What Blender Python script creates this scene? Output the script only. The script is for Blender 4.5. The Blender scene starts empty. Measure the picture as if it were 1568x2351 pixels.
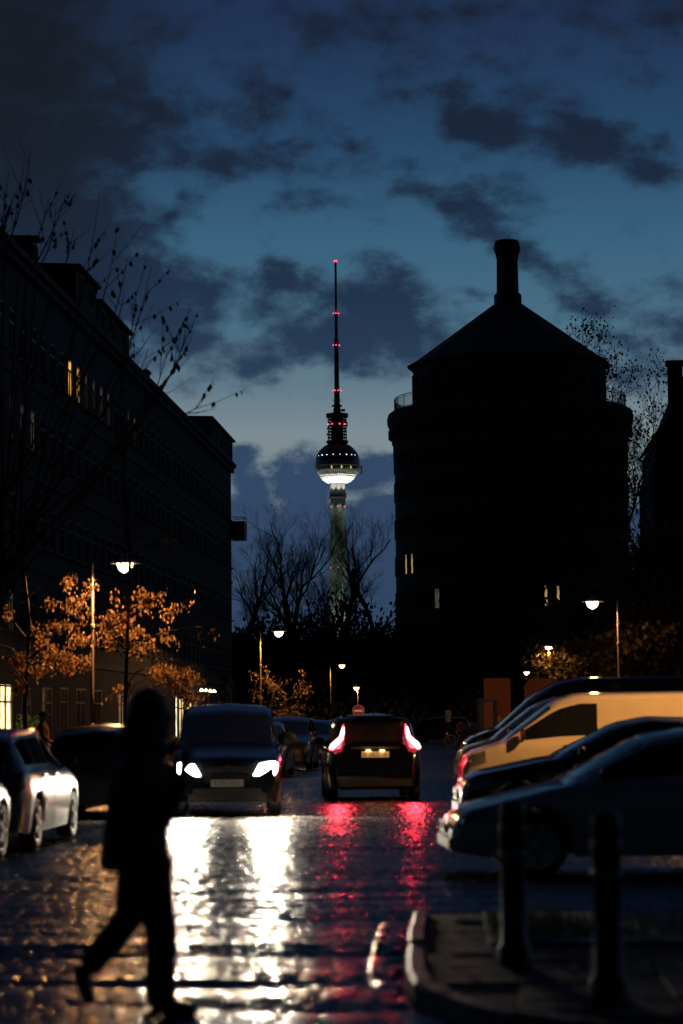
import bpy, math, random
import numpy as np
from mathutils import Vector, Matrix, Euler

R = math.radians
random.seed(7)
rng = np.random.default_rng(7)
scene = bpy.context.scene
col = scene.collection

# ------------------------------------------------------------------ camera
CAM_H, YAW, PITCH, ROLL = 1.55, R(3.36), R(4.887), R(-0.6)
cam_d = bpy.data.cameras.new('camera')
cam = bpy.data.objects.new('camera', cam_d)
col.objects.link(cam)
scene.camera = cam
cam_d.sensor_fit = 'VERTICAL'
cam_d.sensor_height = 36.0
cam_d.sensor_width = 24.0
cam_d.lens = 85.0
cam_d.clip_start = 0.1
cam_d.clip_end = 6000
CAMROT = Matrix.Rotation(YAW, 3, 'Z') @ Matrix.Rotation(math.pi/2 + PITCH, 3, 'X') @ Matrix.Rotation(ROLL, 3, 'Z')
cam.matrix_world = Matrix.Translation((0, 0, CAM_H)) @ CAMROT.to_4x4()
cam_d.dof.use_dof = True
cam_d.dof.focus_distance = 190.0
cam_d.dof.aperture_fstop = 1.8

def ray(px, py):
    """direction of a point of the photograph (1568 x 2351 grid)"""
    return (CAMROT @ Vector(((px - 784.0)/5551.0, -(py - 1175.5)/5551.0, -1.0))).normalized()
def at(px, py, Y):
    r = ray(px, py)
    t = Y / r.y
    return Vector((r.x*t, Y, CAM_H + r.z*t))
def gx(px, Y, py=1650):
    return at(px, py, Y).x
def azel(px, py):
    r = ray(px, py)
    return math.atan2(r.x, r.y), math.asin(r.z)

# ------------------------------------------------------------------ render / exposure
scene.render.engine = 'CYCLES'
scene.cycles.use_denoising = True
try:
    scene.cycles.denoiser = 'OPENIMAGEDENOISE'
except Exception:
    pass
world_map = 256
scene.cycles.max_bounces = 4
scene.cycles.glossy_bounces = 3
scene.cycles.diffuse_bounces = 2
scene.cycles.transmission_bounces = 4
scene.cycles.transparent_max_bounces = 6
scene.cycles.sample_clamp_indirect = 4.0
scene.cycles.sample_clamp_direct = 0.0
scene.cycles.blur_glossy = 0.3
scene.view_settings.view_transform = 'Standard'
scene.view_settings.look = 'None'
scene.view_settings.exposure = 0.06
scene.view_settings.gamma = 1.0

# ------------------------------------------------------------------ dusk sky (world)
world = bpy.data.worlds.new('World')
scene.world = world
world.use_nodes = True
world.cycles.sampling_method = 'MANUAL'
world.cycles.sample_map_resolution = world_map
nt = world.node_tree
nt.nodes.clear()
def N(t, **kw):
    n = nt.nodes.new(t)
    for k, v in kw.items():
        setattr(n, k, v)
    return n
def L(a, b):
    nt.links.new(a, b)
def M(op, a, b=None, c=None, clamp=False):
    n = N('ShaderNodeMath', operation=op, use_clamp=clamp)
    for i, v in enumerate((a, b, c)):
        if v is None:
            continue
        if hasattr(v, 'is_linked'):
            L(v, n.inputs[i])
        else:
            n.inputs[i].default_value = v
    return n.outputs[0]
tc = N('ShaderNodeTexCoord')
sep = N('ShaderNodeSeparateXYZ')
L(tc.outputs['Generated'], sep.inputs[0])
az = M('ARCTAN2', sep.outputs[0], sep.outputs[1])
el = M('ARCSINE', sep.outputs[2])
uv = N('ShaderNodeCombineXYZ')
L(az, uv.inputs[0]); L(el, uv.inputs[1])
def wnoise(scale, detail, rough, stretch=1.5, off=0.0):
    mp = N('ShaderNodeMapping')
    mp.inputs['Scale'].default_value = (1.0, stretch, 1.0)
    mp.inputs['Location'].default_value = (off, off*0.7, off*1.3)
    L(uv.outputs[0], mp.inputs['Vector'])
    n = N('ShaderNodeTexNoise')
    n.inputs['Scale'].default_value = scale
    n.inputs['Detail'].default_value = detail
    n.inputs['Roughness'].default_value = rough
    L(mp.outputs[0], n.inputs['Vector'])
    return n
wn = wnoise(17, 6, 0.62)
wsub = N('ShaderNodeVectorMath', operation='SUBTRACT')
L(wn.outputs['Color'], wsub.inputs[0]); wsub.inputs[1].default_value = (0.5, 0.5, 0.5)
wsc = N('ShaderNodeVectorMath', operation='SCALE')
L(wsub.outputs[0], wsc.inputs[0]); wsc.inputs['Scale'].default_value = 0.040
wadd = N('ShaderNodeVectorMath', operation='ADD')
L(uv.outputs[0], wadd.inputs[0]); L(wsc.outputs[0], wadd.inputs[1])
def blob(px, py, a, b, tilt, w):
    u, v = azel(px, py)
    mp = N('ShaderNodeMapping', vector_type='TEXTURE')
    mp.inputs['Location'].default_value = (u, v, 0)
    mp.inputs['Rotation'].default_value = (0, 0, R(-tilt))
    mp.inputs['Scale'].default_value = (a*1.1/5551.0, b*1.12/5551.0, 1)
    L(wadd.outputs[0], mp.inputs['Vector'])
    ln = N('ShaderNodeVectorMath', operation='LENGTH')
    L(mp.outputs[0], ln.inputs[0])
    mr = N('ShaderNodeMapRange', interpolation_type='SMOOTHSTEP')
    mr.inputs['From Min'].default_value = 1.45
    mr.inputs['From Max'].default_value = 0.05
    mr.inputs['To Max'].default_value = w
    L(ln.outputs['Value'], mr.inputs['Value'])
    return mr.outputs[0]
CL = [
 # clouds as they stand in the dusk sky: place, half axes, tilt, weight
 (600, 372, 260, 62, 9, .85), (330, 340, 190, 70, 5, .7), (415, 490, 125, 48, -38, .8), (575, 195, 140, 42, 32, .55),
 (395, 720, 175, 125, 10, .95), (200, 610, 150, 80, 0, .7), (300, 820, 120, 60, 20, .6),
 (665, 635, 115, 60, 5, .95), (850, 690, 135, 110, 0, 1.05), (940, 775, 160, 80, 35, .95), (745, 770, 190, 75, -5, .95), (620, 830, 110, 55, -10, .6),
 (1065, 230, 65, 75, 10, .8), (1175, 315, 165, 62, 16, .95), (1390, 350, 190, 72, 14, 1.0), (1480, 405, 105, 50, 20, .8), (1330, 300, 90, 40, 0, .6),
 (955, 430, 75, 48, 0, .75), (1065, 480, 125, 70, 25, .9), (1110, 545, 130, 55, 10, .75), (1250, 595, 120, 50, 25, .75),
 (1395, 700, 140, 42, 8, .8), (1290, 665, 80, 35, 0, .55), (1075, 690, 45, 25, 0, .45), (1460, 815, 150, 65, 5, .9), (1560, 740, 70, 50, 0, .6),
 (825, 325, 70, 26, 0, .55), (800, 480, 110, 60, 0, .32), (890, 540, 50, 50, 0, .35),
 (720, 40, 240, 70, 4, .62), (1080, 20, 170, 50, 0, .6), (1430, 160, 70, 60, 0, .45), (1350, 45, 130, 60, 0, .5), (1540, 20, 110, 60, 0, .6), (780, 205, 90, 28, 0, .35),
 (545, 1050, 60, 60, 0, 1.25), (500, 1040, 60, 60, 0, 1.0), (585, 1110, 70, 50, 0, 1.0), (685, 1090, 62, 70, 0, 1.25), (735, 1105, 60, 60, 0, 1.1), (855, 1065, 85, 55, 0, 1.3), (930, 1075, 70, 50, 0, 1.1),
 (1500, 1040, 90, 60, 0, .6),
 (130, 560, 260, 190, 0, .8), (330, 660, 230, 130, 10, .75), (420, 770, 150, 90, 15, .6), (400, 270, 300, 90, 10, .42), (560, 250, 200, 90, 30, .4), (720, 110, 420, 90, 0, .3), (1250, 90, 420, 110, 0, .3),
 (850, 760, 230, 120, 12, .6), (620, 720, 140, 130, 0, .4), (1120, 430, 200, 130, 35, .35), (1300, 320, 330, 80, 14, .45), (1210, 240, 120, 90, 0, .35), (1480, 720, 150, 90, 0, .35), (700, 430, 200, 70, 0, .3), (480, 850, 160, 60, 0, .35), (1430, 860, 120, 60, 0, .5),
]
tot = None
for c in CL:
    o = blob(*c)
    tot = o if tot is None else M('MAXIMUM', tot, M('MULTIPLY_ADD', tot, 0.35, o))
u0, v0 = azel(784, 1105)
u1, v1 = azel(784, 1185)
bank = N('ShaderNodeMapRange', interpolation_type='SMOOTHSTEP')
wsep = N('ShaderNodeSeparateXYZ'); L(wadd.outputs[0], wsep.inputs[0])
L(wsep.outputs[1], bank.inputs['Value'])
bank.inputs['From Min'].default_value = v0
bank.inputs['From Max'].default_value = v1
dark = M('MAXIMUM', blob(10, 150, 330, 460, 0, 1.0), blob(90, 480, 230, 330, 0, .6))
fb = wnoise(36, 7, 0.62, 1.6, 3.1)
fb2 = wnoise(9, 4, 0.55, 2.2, 8.3)
dens = M('ADD', tot, M('MULTIPLY', bank.outputs[0], 1.2))
dens = M('ADD', dens, M('MULTIPLY', dark, 0.9))
dens = M('ADD', dens, M('MULTIPLY', M('SUBTRACT', fb.outputs[0], 0.5), 2.3))
dens = M('ADD', dens, M('MULTIPLY', M('SUBTRACT', fb2.outputs[0], 0.5), 0.6))
cm = N('ShaderNodeMapRange', interpolation_type='SMOOTHSTEP')
cm.inputs['From Min'].default_value = 0.10
cm.inputs['From Max'].default_value = 0.98
cm.inputs['To Max'].default_value = 0.95
L(dens, cm.inputs['Value'])
def vramp(stops):
    mr = N('ShaderNodeMapRange')
    mr.inputs['From Min'].default_value = 0.0
    mr.inputs['From Max'].default_value = 1.0
    L(el, mr.inputs['Value'])
    cr = N('ShaderNodeValToRGB')
    L(mr.outputs[0], cr.inputs[0])
    e = cr.color_ramp.elements
    while len(e) < len(stops):
        e.new(0.5)
    for i, (py, c) in enumerate(stops):
        v = azel(784, py)[1] if py > -2000 else 0.9
        e[i].position = max(0, v)
        e[i].color = (*c, 1)
    return cr.outputs[0]
sky = vramp([(1640, (.17, .23, .27)), (1000, (.194, .252, .275)), (900, (.126, .196, .245)), (760, (.068, .150, .218)), (560, (.040, .118, .198)),
             (330, (.0210, .063, .136)), (60, (.0142, .0325, .083)), (-400, (.012, .028, .072)), (-3000, (.011, .025, .064))])
cld = vramp([(1640, (.020, .042, .092)), (1080, (.023, .052, .116)), (860, (.018, .039, .084)), (640, (.0120, .0245, .057)),
             (330, (.0100, .0172, .0375)), (100, (.0095, .0140, .028)), (-3000, (.008, .011, .018))])
mix1 = N('ShaderNodeMix', data_type='RGBA')
L(cm.outputs[0], mix1.inputs['Factor']); L(sky, mix1.inputs['A']); L(cld, mix1.inputs['B'])
mix2 = N('ShaderNodeMix', data_type='RGBA')
L(M('MULTIPLY', dark, 0.8), mix2.inputs['Factor']); L(mix1.outputs['Result'], mix2.inputs['A'])
mix2.inputs['B'].default_value = (.0088, .0102, .0145, 1)
bg = N('ShaderNodeBackground')
# the afterglow lies ahead, down the street; the sky behind is night already
west = N('ShaderNodeMapRange', interpolation_type='SMOOTHSTEP')
L(sep.outputs[1], west.inputs['Value'])
west.inputs['From Min'].default_value = -0.25; west.inputs['From Max'].default_value = 0.9
west.inputs['To Min'].default_value = 0.07; west.inputs['To Max'].default_value = 1.0
L(west.outputs[0], bg.inputs['Strength'])
L(mix2.outputs['Result'], bg.inputs['Color'])
wo = N('ShaderNodeOutputWorld'); L(bg.outputs[0], wo.inputs['Surface'])

# ------------------------------------------------------------------ materials
MATS = {}
def mat(name, color, rough=0.6, metal=0.0, var=0.25, scale=6.0, bump=0.0, bscale=40.0, emit=None, estr=0.0,
        trans=0.0, coat=0.0, spec=0.5, island=0.0, rvar=0.0):
    if name in MATS:
        return MATS[name]
    m = bpy.data.materials.new(name)
    m.use_nodes = True
    t = m.node_tree
    b = t.nodes['Principled BSDF']
    b.inputs['Metallic'].default_value = metal
    b.inputs['Roughness'].default_value = rough
    b.inputs['Specular IOR Level'].default_value = spec
    b.inputs['Coat Weight'].default_value = coat
    b.inputs['Coat Roughness'].default_value = 0.06
    co = t.nodes.new('ShaderNodeTexCoord')
    nz = t.nodes.new('ShaderNodeTexNoise')
    nz.inputs['Scale'].default_value = scale
    nz.inputs['Detail'].default_value = 5
    t.links.new(co.outputs['Object'], nz.inputs['Vector'])
    mr = t.nodes.new('ShaderNodeMapRange')
    mr.inputs['From Min'].default_value = 0.3
    mr.inputs['From Max'].default_value = 0.7
    mr.inputs['To Min'].default_value = 1 - var
    mr.inputs['To Max'].default_value = 1 + var
    t.links.new(nz.outputs[0], mr.inputs['Value'])
    val = mr.outputs[0]
    if island:
        g = t.nodes.new('ShaderNodeNewGeometry')
        mi = t.nodes.new('ShaderNodeMapRange')
        mi.inputs['To Min'].default_value = 1 - island
        mi.inputs['To Max'].default_value = 1 + island
        t.links.new(g.outputs['Random Per Island'], mi.inputs['Value'])
        mu = t.nodes.new('ShaderNodeMath'); mu.operation = 'MULTIPLY'
        t.links.new(val, mu.inputs[0]); t.links.new(mi.outputs[0], mu.inputs[1])
        val = mu.outputs[0]
    vm = t.nodes.new('ShaderNodeVectorMath'); vm.operation = 'SCALE'
    vm.inputs[0].default_value = color
    t.links.new(val, vm.inputs['Scale'])
    t.links.new(vm.outputs[0], b.inputs['Base Color'])
    if rvar:
        rr = t.nodes.new('ShaderNodeMapRange')
        rr.inputs['From Min'].default_value = 0.3
        rr.inputs['From Max'].default_value = 0.7
        rr.inputs['To Min'].default_value = max(0.02, rough - rvar)
        rr.inputs['To Max'].default_value = rough + rvar
        t.links.new(nz.outputs[0], rr.inputs['Value'])
        t.links.new(rr.outputs[0], b.inputs['Roughness'])
    if bump:
        n2 = t.nodes.new('ShaderNodeTexNoise')
        n2.inputs['Scale'].default_value = bscale
        n2.inputs['Detail'].default_value = 4
        t.links.new(co.outputs['Object'], n2.inputs['Vector'])
        bp = t.nodes.new('ShaderNodeBump')
        bp.inputs['Strength'].default_value = bump
        bp.inputs['Distance'].default_value = 0.02
        t.links.new(n2.outputs[0], bp.inputs['Height'])
        t.links.new(bp.outputs[0], b.inputs['Normal'])
    if emit is not None:
        b.inputs['Emission Color'].default_value = (*emit, 1)
        b.inputs['Emission Strength'].default_value = estr
    if trans:
        tr = t.nodes.new('ShaderNodeBsdfTranslucent')
        t.links.new(vm.outputs[0], tr.inputs['Color'])
        mx = t.nodes.new('ShaderNodeMixShader')
        mx.inputs[0].default_value = trans
        t.links.new(b.outputs[0], mx.inputs[1]); t.links.new(tr.outputs[0], mx.inputs[2])
        t.links.new(mx.outputs[0], t.nodes['Material Output'].inputs['Surface'])
    MATS[name] = m
    return m

# ------------------------------------------------------------------ mesh helpers
class MB:
    def __init__(s):
        s.v, s.f = [], []
    def add(s, vs, fs):
        o = len(s.v)
        s.v.extend([tuple(p) for p in vs])
        s.f.extend([tuple(i + o for i in f) for f in fs])
        return s
    def box(s, c, size, rot=None, taper=1.0):
        hx, hy, hz = size[0]/2, size[1]/2, size[2]/2
        vs = []
        for z in (-1, 1):
            k = taper if z > 0 else 1.0
            for x, y in ((-1, -1), (1, -1), (1, 1), (-1, 1)):
                vs.append(Vector((x*hx*k, y*hy*k, z*hz)))
        if rot is not None:
            m = Euler(rot).to_matrix()
            vs = [m @ p for p in vs]
        c = Vector(c)
        return s.add([p + c for p in vs], [(3, 2, 1, 0), (4, 5, 6, 7), (0, 1, 5, 4), (1, 2, 6, 5), (2, 3, 7, 6), (3, 0, 4, 7)])
    def bar(s, a, b, w, h=None):
        a, b = Vector(a), Vector(b)
        return s.tube([a, b], [w/2, w/2], 4)
    def tube(s, pts, rad, n=8, caps=True, sx=1.0):
        pts = [Vector(p) for p in pts]
        if not hasattr(rad, '__len__'):
            rad = [rad]*len(pts)
        o = len(s.v)
        prev = None
        for i, p in enumerate(pts):
            d = (pts[min(i+1, len(pts)-1)] - pts[max(i-1, 0)])
            if d.length < 1e-9:
                d = Vector((0, 0, 1))
            d.normalize()
            if prev is None:
                ref = Vector((1, 0, 0)) if abs(d.x) < 0.9 else Vector((0, 1, 0))
                u = d.cross(ref).normalized()
            else:
                u = (prev - d*prev.dot(d))
                u = u.normalized() if u.length > 1e-6 else d.orthogonal().normalized()
            prev = u
            w = d.cross(u)
            for k in range(n):
                a = 2*math.pi*k/n
                q = p + (u*math.cos(a)*sx + w*math.sin(a))*rad[i]
                s.v.append((q.x, q.y, q.z))
        for i in range(len(pts)-1):
            for k in range(n):
                a, b = o + i*n + k, o + i*n + (k+1) % n
                s.f.append((a, b, b+n, a+n))
        if caps:
            s.f.append(tuple(o + n - 1 - k for k in range(n)))
            e = o + (len(pts)-1)*n
            s.f.append(tuple(e + k for k in range(n)))
        return s
    def lathe(s, prof, n=24, c=(0, 0, 0), a0=0.0, axis='Z'):
        o = len(s.v)
        for r, z in prof:
            for k in range(n):
                a = a0 + 2*math.pi*k/n
                x, y = r*math.cos(a), r*math.sin(a)
                p = (x, y, z) if axis == 'Z' else ((z, x, y) if axis == 'X' else (x, z, -y))
                s.v.append((c[0]+p[0], c[1]+p[1], c[2]+p[2]))
        for i in range(len(prof)-1):
            for k in range(n):
                a, b = o + i*n + k, o + i*n + (k+1) % n
                s.f.append((a, b, b+n, a+n))
        return s
    def disc(s, c, r, n=16, axis='Z'):
        return s.lathe([(r, 0), (0.0001, 0)], n, c, axis=axis)
    def prism(s, poly, d0, d1, axis='Y'):
        """poly of (a,b) extruded from d0 to d1 along axis; 'Y': (x,z), 'X': (y,z), 'Z': (x,y)"""
        n = len(poly)
        def P(a, b, d):
            return {'Y': (a, d, b), 'X': (d, a, b), 'Z': (a, b, d)}[axis]
        vs = [P(a, b, d0) for a, b in poly] + [P(a, b, d1) for a, b in poly]
        fs = [tuple(range(n))[::-1], tuple(range(n, 2*n))] + [(i, (i+1) % n, n+(i+1) % n, n+i) for i in range(n)]
        return s.add(vs, fs)
    def sphere(s, c, r, n=10, m=7, sc=(1, 1, 1)):
        prof = [(max(1e-4, r*math.sin(math.pi*i/m)), -r*math.cos(math.pi*i/m)) for i in range(m+1)]
        o = len(s.v)
        s.lathe(prof, n)
        for i in range(o, len(s.v)):
            x, y, z = s.v[i]
            s.v[i] = (c[0]+x*sc[0], c[1]+y*sc[1], c[2]+z*sc[2])
        return s
    def mesh(s, name, m=None, smooth=False):
        me = bpy.data.meshes.new(name)
        me.from_pydata(s.v, [], s.f)
        if m is not None:
            me.materials.append(m)
        if smooth:
            me.polygons.foreach_set('use_smooth', [True]*len(me.polygons))
        me.update()
        return me
    def build(s, name, m, parent=None, smooth=False, loc=None, rot=None, fixn=True):
        me = s.mesh(name, m, smooth)
        if fixn:
            import bmesh
            bm = bmesh.new(); bm.from_mesh(me)
            bmesh.ops.recalc_face_normals(bm, faces=bm.faces)
            bm.to_mesh(me); bm.free()
        return link(name, me, parent, loc, rot)
def link(name, data, parent=None, loc=None, rot=None, scale=None):
    o = bpy.data.objects.new(name, data)
    col.objects.link(o)
    if parent is not None:
        o.parent = parent
    if loc is not None:
        o.location = loc
    if rot is not None:
        o.rotation_euler = rot
    if scale is not None:
        o.scale = scale
    return o
def tag(o, label, cat, group=None):
    o['label'] = label; o['category'] = cat
    if group:
        o['group'] = group
    return o
def thing(name, label, cat, loc=(0, 0, 0), rz=0.0, group=None):
    o = link(name, None, None, loc, (0, 0, rz))
    o.empty_display_size = 0.2
    return tag(o, label, cat, group)
def struct(o, kind='structure'):
    o['kind'] = kind
    return o
def lamp(name, kind, parent, loc, color, power, radius=0.1, rot=None, angle=None, blend=0.5):
    d = bpy.data.lights.new(name, kind)
    d.color = color; d.energy = power; d.shadow_soft_size = radius
    if kind == 'SPOT':
        d.spot_size = angle; d.spot_blend = blend
    return link(name, d, parent, loc, rot)
def copy_tree(o, parent=None):
    c = o.copy()
    col.objects.link(c)
    c.parent = parent
    for ch in list(o.children):
        copy_tree(ch, c)
    return c
def smooth_by(me, ang=40):
    try:
        me.set_sharp_from_angle(angle=R(ang))
    except Exception:
        pass
# ------------------------------------------------------------------ setting: ground, road, pavements, hill
M_ground = mat('wet earth', (.05, .047, .04), .7, scale=.4)
M_stone = mat('wet granite sett', (.030, .028, .027), .24, var=.3, scale=9, bump=.014, bscale=45, island=.45, rvar=.07, spec=.5)
M_joint = mat('wet joint sand', (.018, .017, .015), .45, var=.3, scale=12)
M_far = mat('wet sett paving far', (.05, .048, .046), .30, var=.3, scale=3, bump=.9, bscale=7, rvar=.08)
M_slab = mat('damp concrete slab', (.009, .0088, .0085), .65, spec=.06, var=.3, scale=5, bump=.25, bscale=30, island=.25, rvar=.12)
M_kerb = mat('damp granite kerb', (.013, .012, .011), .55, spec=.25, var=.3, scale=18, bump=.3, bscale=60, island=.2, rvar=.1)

def sheet(name, x0, x1, y0, y1, z, m, parent=None):
    return MB().add([(x0, y0, z), (x1, y0, z), (x1, y1, z), (x0, y1, z)], [(0, 1, 2, 3)]).build(name, m, parent)
struct(sheet('ground', -2500, 2500, -200, 5000, -.20, M_ground))
road = struct(sheet('road', -7.2, 6.0, -5, 64, -.045, M_joint))
far_road = struct(sheet('road_far', -7.2, 6.0, 64, 190, -.02, M_far))

BANDS = [(23.55, .050, .30, 0), (19.2, .045, .33, .6), (16.25, .060, .36, .0), (14.55, .034, .22, 1.3), (13.3, .026, .18, .4), (28.6, .02, .35, .9), (17.6, .016, .2, 2.2), (21.0, .016, .25, 3.0)]
def road_z(x, y):
    z = 0.0
    for yb, a, s, ph in BANDS:
        yy = yb + .10*math.sin(x*1.1 + ph) + .05*math.sin(x*2.7 + ph*2)
        z -= a*(0.65 + .35*math.sin(x*1.7 + ph*3 + 1.0))*math.exp(-((y-yy)/s)**2)
    z += .010*math.sin(y*.9 + 1.3*math.sin(x*.6)) + .008*math.sin(x*1.3 + y*.37)
    return z
KERB = [(-.57, 18.3), (-.56, 17.0), (-.54, 16.0), (-.522, 15.1), (-.49, 14.27), (-.427, 13.55), (-.306, 13.06), (-.135, 12.5), (.087, 12.07), (.39, 11.65), (.95, 11.3), (1.9, 11.1), (3.2, 11.0), (4.5, 10.97), (6.2, 10.95)]
def kerb_x(y):
    """road edge on the right at distance y in front of the widened pavement"""
    if y >= 18.3:
        return 6.0
    if y <= 10.97:
        return 6.0
    pts = KERB[::-1]
    return float(np.interp(y, [p[1] for p in pts], [p[0] for p in pts]))
# one sett: a worn, nearly flat head rounded off at its edges, on a short skirt
def sett_template():
    vs, fs = [], []
    xs = (-.5, -.41, .41, .5); ys = (-.5, -.36, 0, .36, .5)
    zx = (-.003, 0, 0, -.003); zy = (-.013, .0010, .0065, .0010, -.013)
    for j in range(5):
        for i in range(4):
            vs.append((xs[i], ys[j], zx[i] + zy[j]))
    for j in range(4):
        for i in range(3):
            a = j*4 + i
            fs.append((a, a+1, a+5, a+4))
    c = [(-.5, -.5), (.5, -.5), (.5, .5), (-.5, .5)]
    for x, y in c: vs.append((x, y, -.015))
    for x, y in c: vs.append((x, y, -.06))
    for k in range(4):
        fs.append((24+k, 24+(k+1) % 4, 20+(k+1) % 4, 20+k))
    return np.array(vs), fs
TV, TF = sett_template()
sett_var = []
for k in range(10):
    v = TV.copy()
    sk = rng.normal(0, .03, 4)
    for i in range(20):
        x, y = v[i, 0], v[i, 1]
        v[i, 0] += sk[0]*y + sk[2]*y*x
        v[i, 1] += sk[1]*x*.8 + sk[3]*x*y
    v[:20, 2] += rng.normal(0, .0006, 20)
    v[20:24, :2] = v[[0, 3, 19, 16], :2]; v[24:28, :2] = v[20:24, :2]
    sett_var.append(v)
cells = []
y = 10.6
row = 0
while y < 63.5:
    p = random.uniform(.175, .215)
    rowt, rowz = random.gauss(0, .017), random.gauss(0, .003)
    xl = max(-7.15, -.205*y - 1.4)
    xr = min(5.9, .085*y + 1.2)
    if 10.7 < y < 18.45:
        xr = min(xr, kerb_x(y + p/2) - .01, kerb_x(y) - .01)
    x = xl + random.uniform(0, .15)
    while x < xr - .12:
        w = random.uniform(.15, .25)
        if x + w > xr:
            w = xr - x
        if w > .09:
            cells.append((x + w/2, y + p/2, w - .014, p - .014, rowt, rowz))
        x += w
    y += p
    row += 1
def in_view(x, y):
    px = 1110 + x*5551/y
    py = 1650 + 1.55*5551/y
    return -20 < px < 1590 and py < 2375
vis = [c for c in cells if in_view(c[0], c[1])]
vis.sort(key=lambda c: c[1])
near = set(id(c) for c in vis[:300])
sett_me = []
for v in sett_var:
    me = bpy.data.meshes.new('sett')
    me.from_pydata([tuple(p) for p in v], [], TF)
    me.materials.append(M_stone)
    me.polygons.foreach_set('use_smooth', [True]*len(me.polygons))
    sett_me.append(me)
bv, bf = [], []
off = 0
for c in cells:
    cx, cy, sx, sy, rt, rz0 = c
    z = road_z(cx, cy) + rz0 + random.gauss(0, .002)
    rx, ry = rt + random.gauss(0, .010), random.gauss(0, .006)
    gxs = (road_z(cx+.05, cy) - road_z(cx-.05, cy))/.1
    gys = (road_z(cx, cy+.05) - road_z(cx, cy-.05))/.1
    rx += math.atan(gys); ry -= math.atan(gxs)
    if id(c) in near:
        o = link('sett', random.choice(sett_me), road, (cx, cy, z), (rx, ry, random.gauss(0, .02)), (sx, sy, 1))
    else:
        v = random.choice(sett_var)*np.array((sx, sy, 1))
        v = np.column_stack((v[:, 0] + cx, v[:, 1] + cy, v[:, 2] + z + v[:, 1]*math.tan(rx) - v[:, 0]*math.tan(ry)))
        bv.append(v)
        bf.extend([tuple(i + off for i in f) for f in TF])
        off += len(TV)
me = bpy.data.meshes.new('sett_field')
me.from_pydata(np.concatenate(bv).tolist(), [], bf)
me.materials.append(M_stone)
me.polygons.foreach_set('use_smooth', [True]*len(me.polygons))
struct(link('sett_field', me, road), 'stuff')

# right pavement (widened corner in front of the parked cars)
inner = [(x + .095, y - .02) if y > 13.3 else (x + .05, y + .085) for x, y in KERB]
pav = MB()
poly = inner + [(9, 11.05), (9, 18.25)]
pav.prism(poly, -.1, .085, 'Z')
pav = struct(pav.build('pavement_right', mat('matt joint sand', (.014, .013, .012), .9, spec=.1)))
kp = []
for a, b in zip(KERB[:-1], KERB[1:]):
    n = max(1, int(round((Vector(b) - Vector(a)).length/.8)))
    for k in range(n):
        kp.append((Vector(a).lerp(Vector(b), k/n), Vector(a).lerp(Vector(b), (k+1)/n)))
for a, b in kp:
    d = (b - a).normalized(); nrm = Vector((-d.y, d.x))
    mb = MB()
    a2, b2 = a + d*.009 + nrm*random.uniform(0, .012), b - d*.009 + nrm*random.uniform(0, .012)
    h = .104 + random.gauss(0, .006)
    w = .10
    q = [a2, b2, b2 + nrm*w, a2 + nrm*w]
    qt = [a2 + nrm*.018, b2 + nrm*.018, b2 + nrm*w, a2 + nrm*w]
    mb.add([(p.x, p.y, -.08) for p in q] + [(p.x, p.y, h-.02) for p in q] + [(p.x, p.y, h) for p in qt],
           [(0, 1, 5, 4), (4, 5, 9, 8), (8, 9, 10, 11), (1, 2, 6, 5), (5, 6, 10, 9), (2, 3, 7, 6), (6, 7, 11, 10), (3, 0, 4, 7), (7, 4, 8, 11)])
    mb.build('kerb_stone', M_kerb, pav)
slab_me = []
for k in range(4):
    v = [(-.5, -.5, 0), (.5, -.5, 0), (.5, .5, 0), (-.5, .5, 0)]
    mb = MB().box((0, 0, -.02), (1, 1, .04), taper=.975)
    slab_me.append(mb.mesh('slab', M_slab))
def in_poly(x, y, pl):
    c = False
    j = len(pl) - 1
    for i in range(len(pl)):
        if (pl[i][1] > y) != (pl[j][1] > y) and x < (pl[j][0]-pl[i][0])*(y-pl[i][1])/(pl[j][1]-pl[i][1]) + pl[i][0]:
            c = not c
        j = i
    return c
ns = 0
yy = 11.3
while yy < 18.2:
    xx = -.45
    while xx < 3.6:
        if all(in_poly(xx + a*.20, yy + b*.20, inner + [(9, 11.05), (9, 18.25)]) for a in (-1, 1) for b in (-1, 1)) and ns < 290:
            if not (xx > .05 and yy > 15.6):        # the planted bed lies here
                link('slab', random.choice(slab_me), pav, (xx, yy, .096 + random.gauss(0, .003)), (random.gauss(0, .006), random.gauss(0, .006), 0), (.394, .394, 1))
                ns += 1
        xx += .4
    yy += .4
# planted bed with low grass and fallen leaves behind the kerb
struct(MB().prism([(.0, 15.65), (8.5, 15.65), (8.5, 18.1), (-.05, 18.1)], .08, .115, 'Z').build('planted_bed', mat('wet soil', (.03, .024, .018), .8, bump=.6, bscale=20)))
gr = MB()
for k in range(5200):
    x, y = random.uniform(-.02, 4.0), random.uniform(15.7, 18.05)
    if (math.sin(x*3.1 + 1) + math.sin(y*2.3 + x) + random.gauss(0, .6)) < .1:
        continue
    h = random.uniform(.03, .10); a = random.uniform(0, 6.28); l = random.uniform(.0, .05)
    dx, dy = math.cos(a)*.006, math.sin(a)*.006
    gr.add([(x-dx, y-dy, .115), (x+dx, y+dy, .115), (x+l*math.cos(a*3), y+l*math.sin(a*3), .115+h)], [(0, 1, 2)])
struct(tag(gr.build('grass', mat('grass blade', (.03, .05, .015), .6, island=.4, trans=.3), fixn=False), 'short wet grass in the planted bed behind the bollards', 'grass'), 'stuff')
fl = MB()
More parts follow.
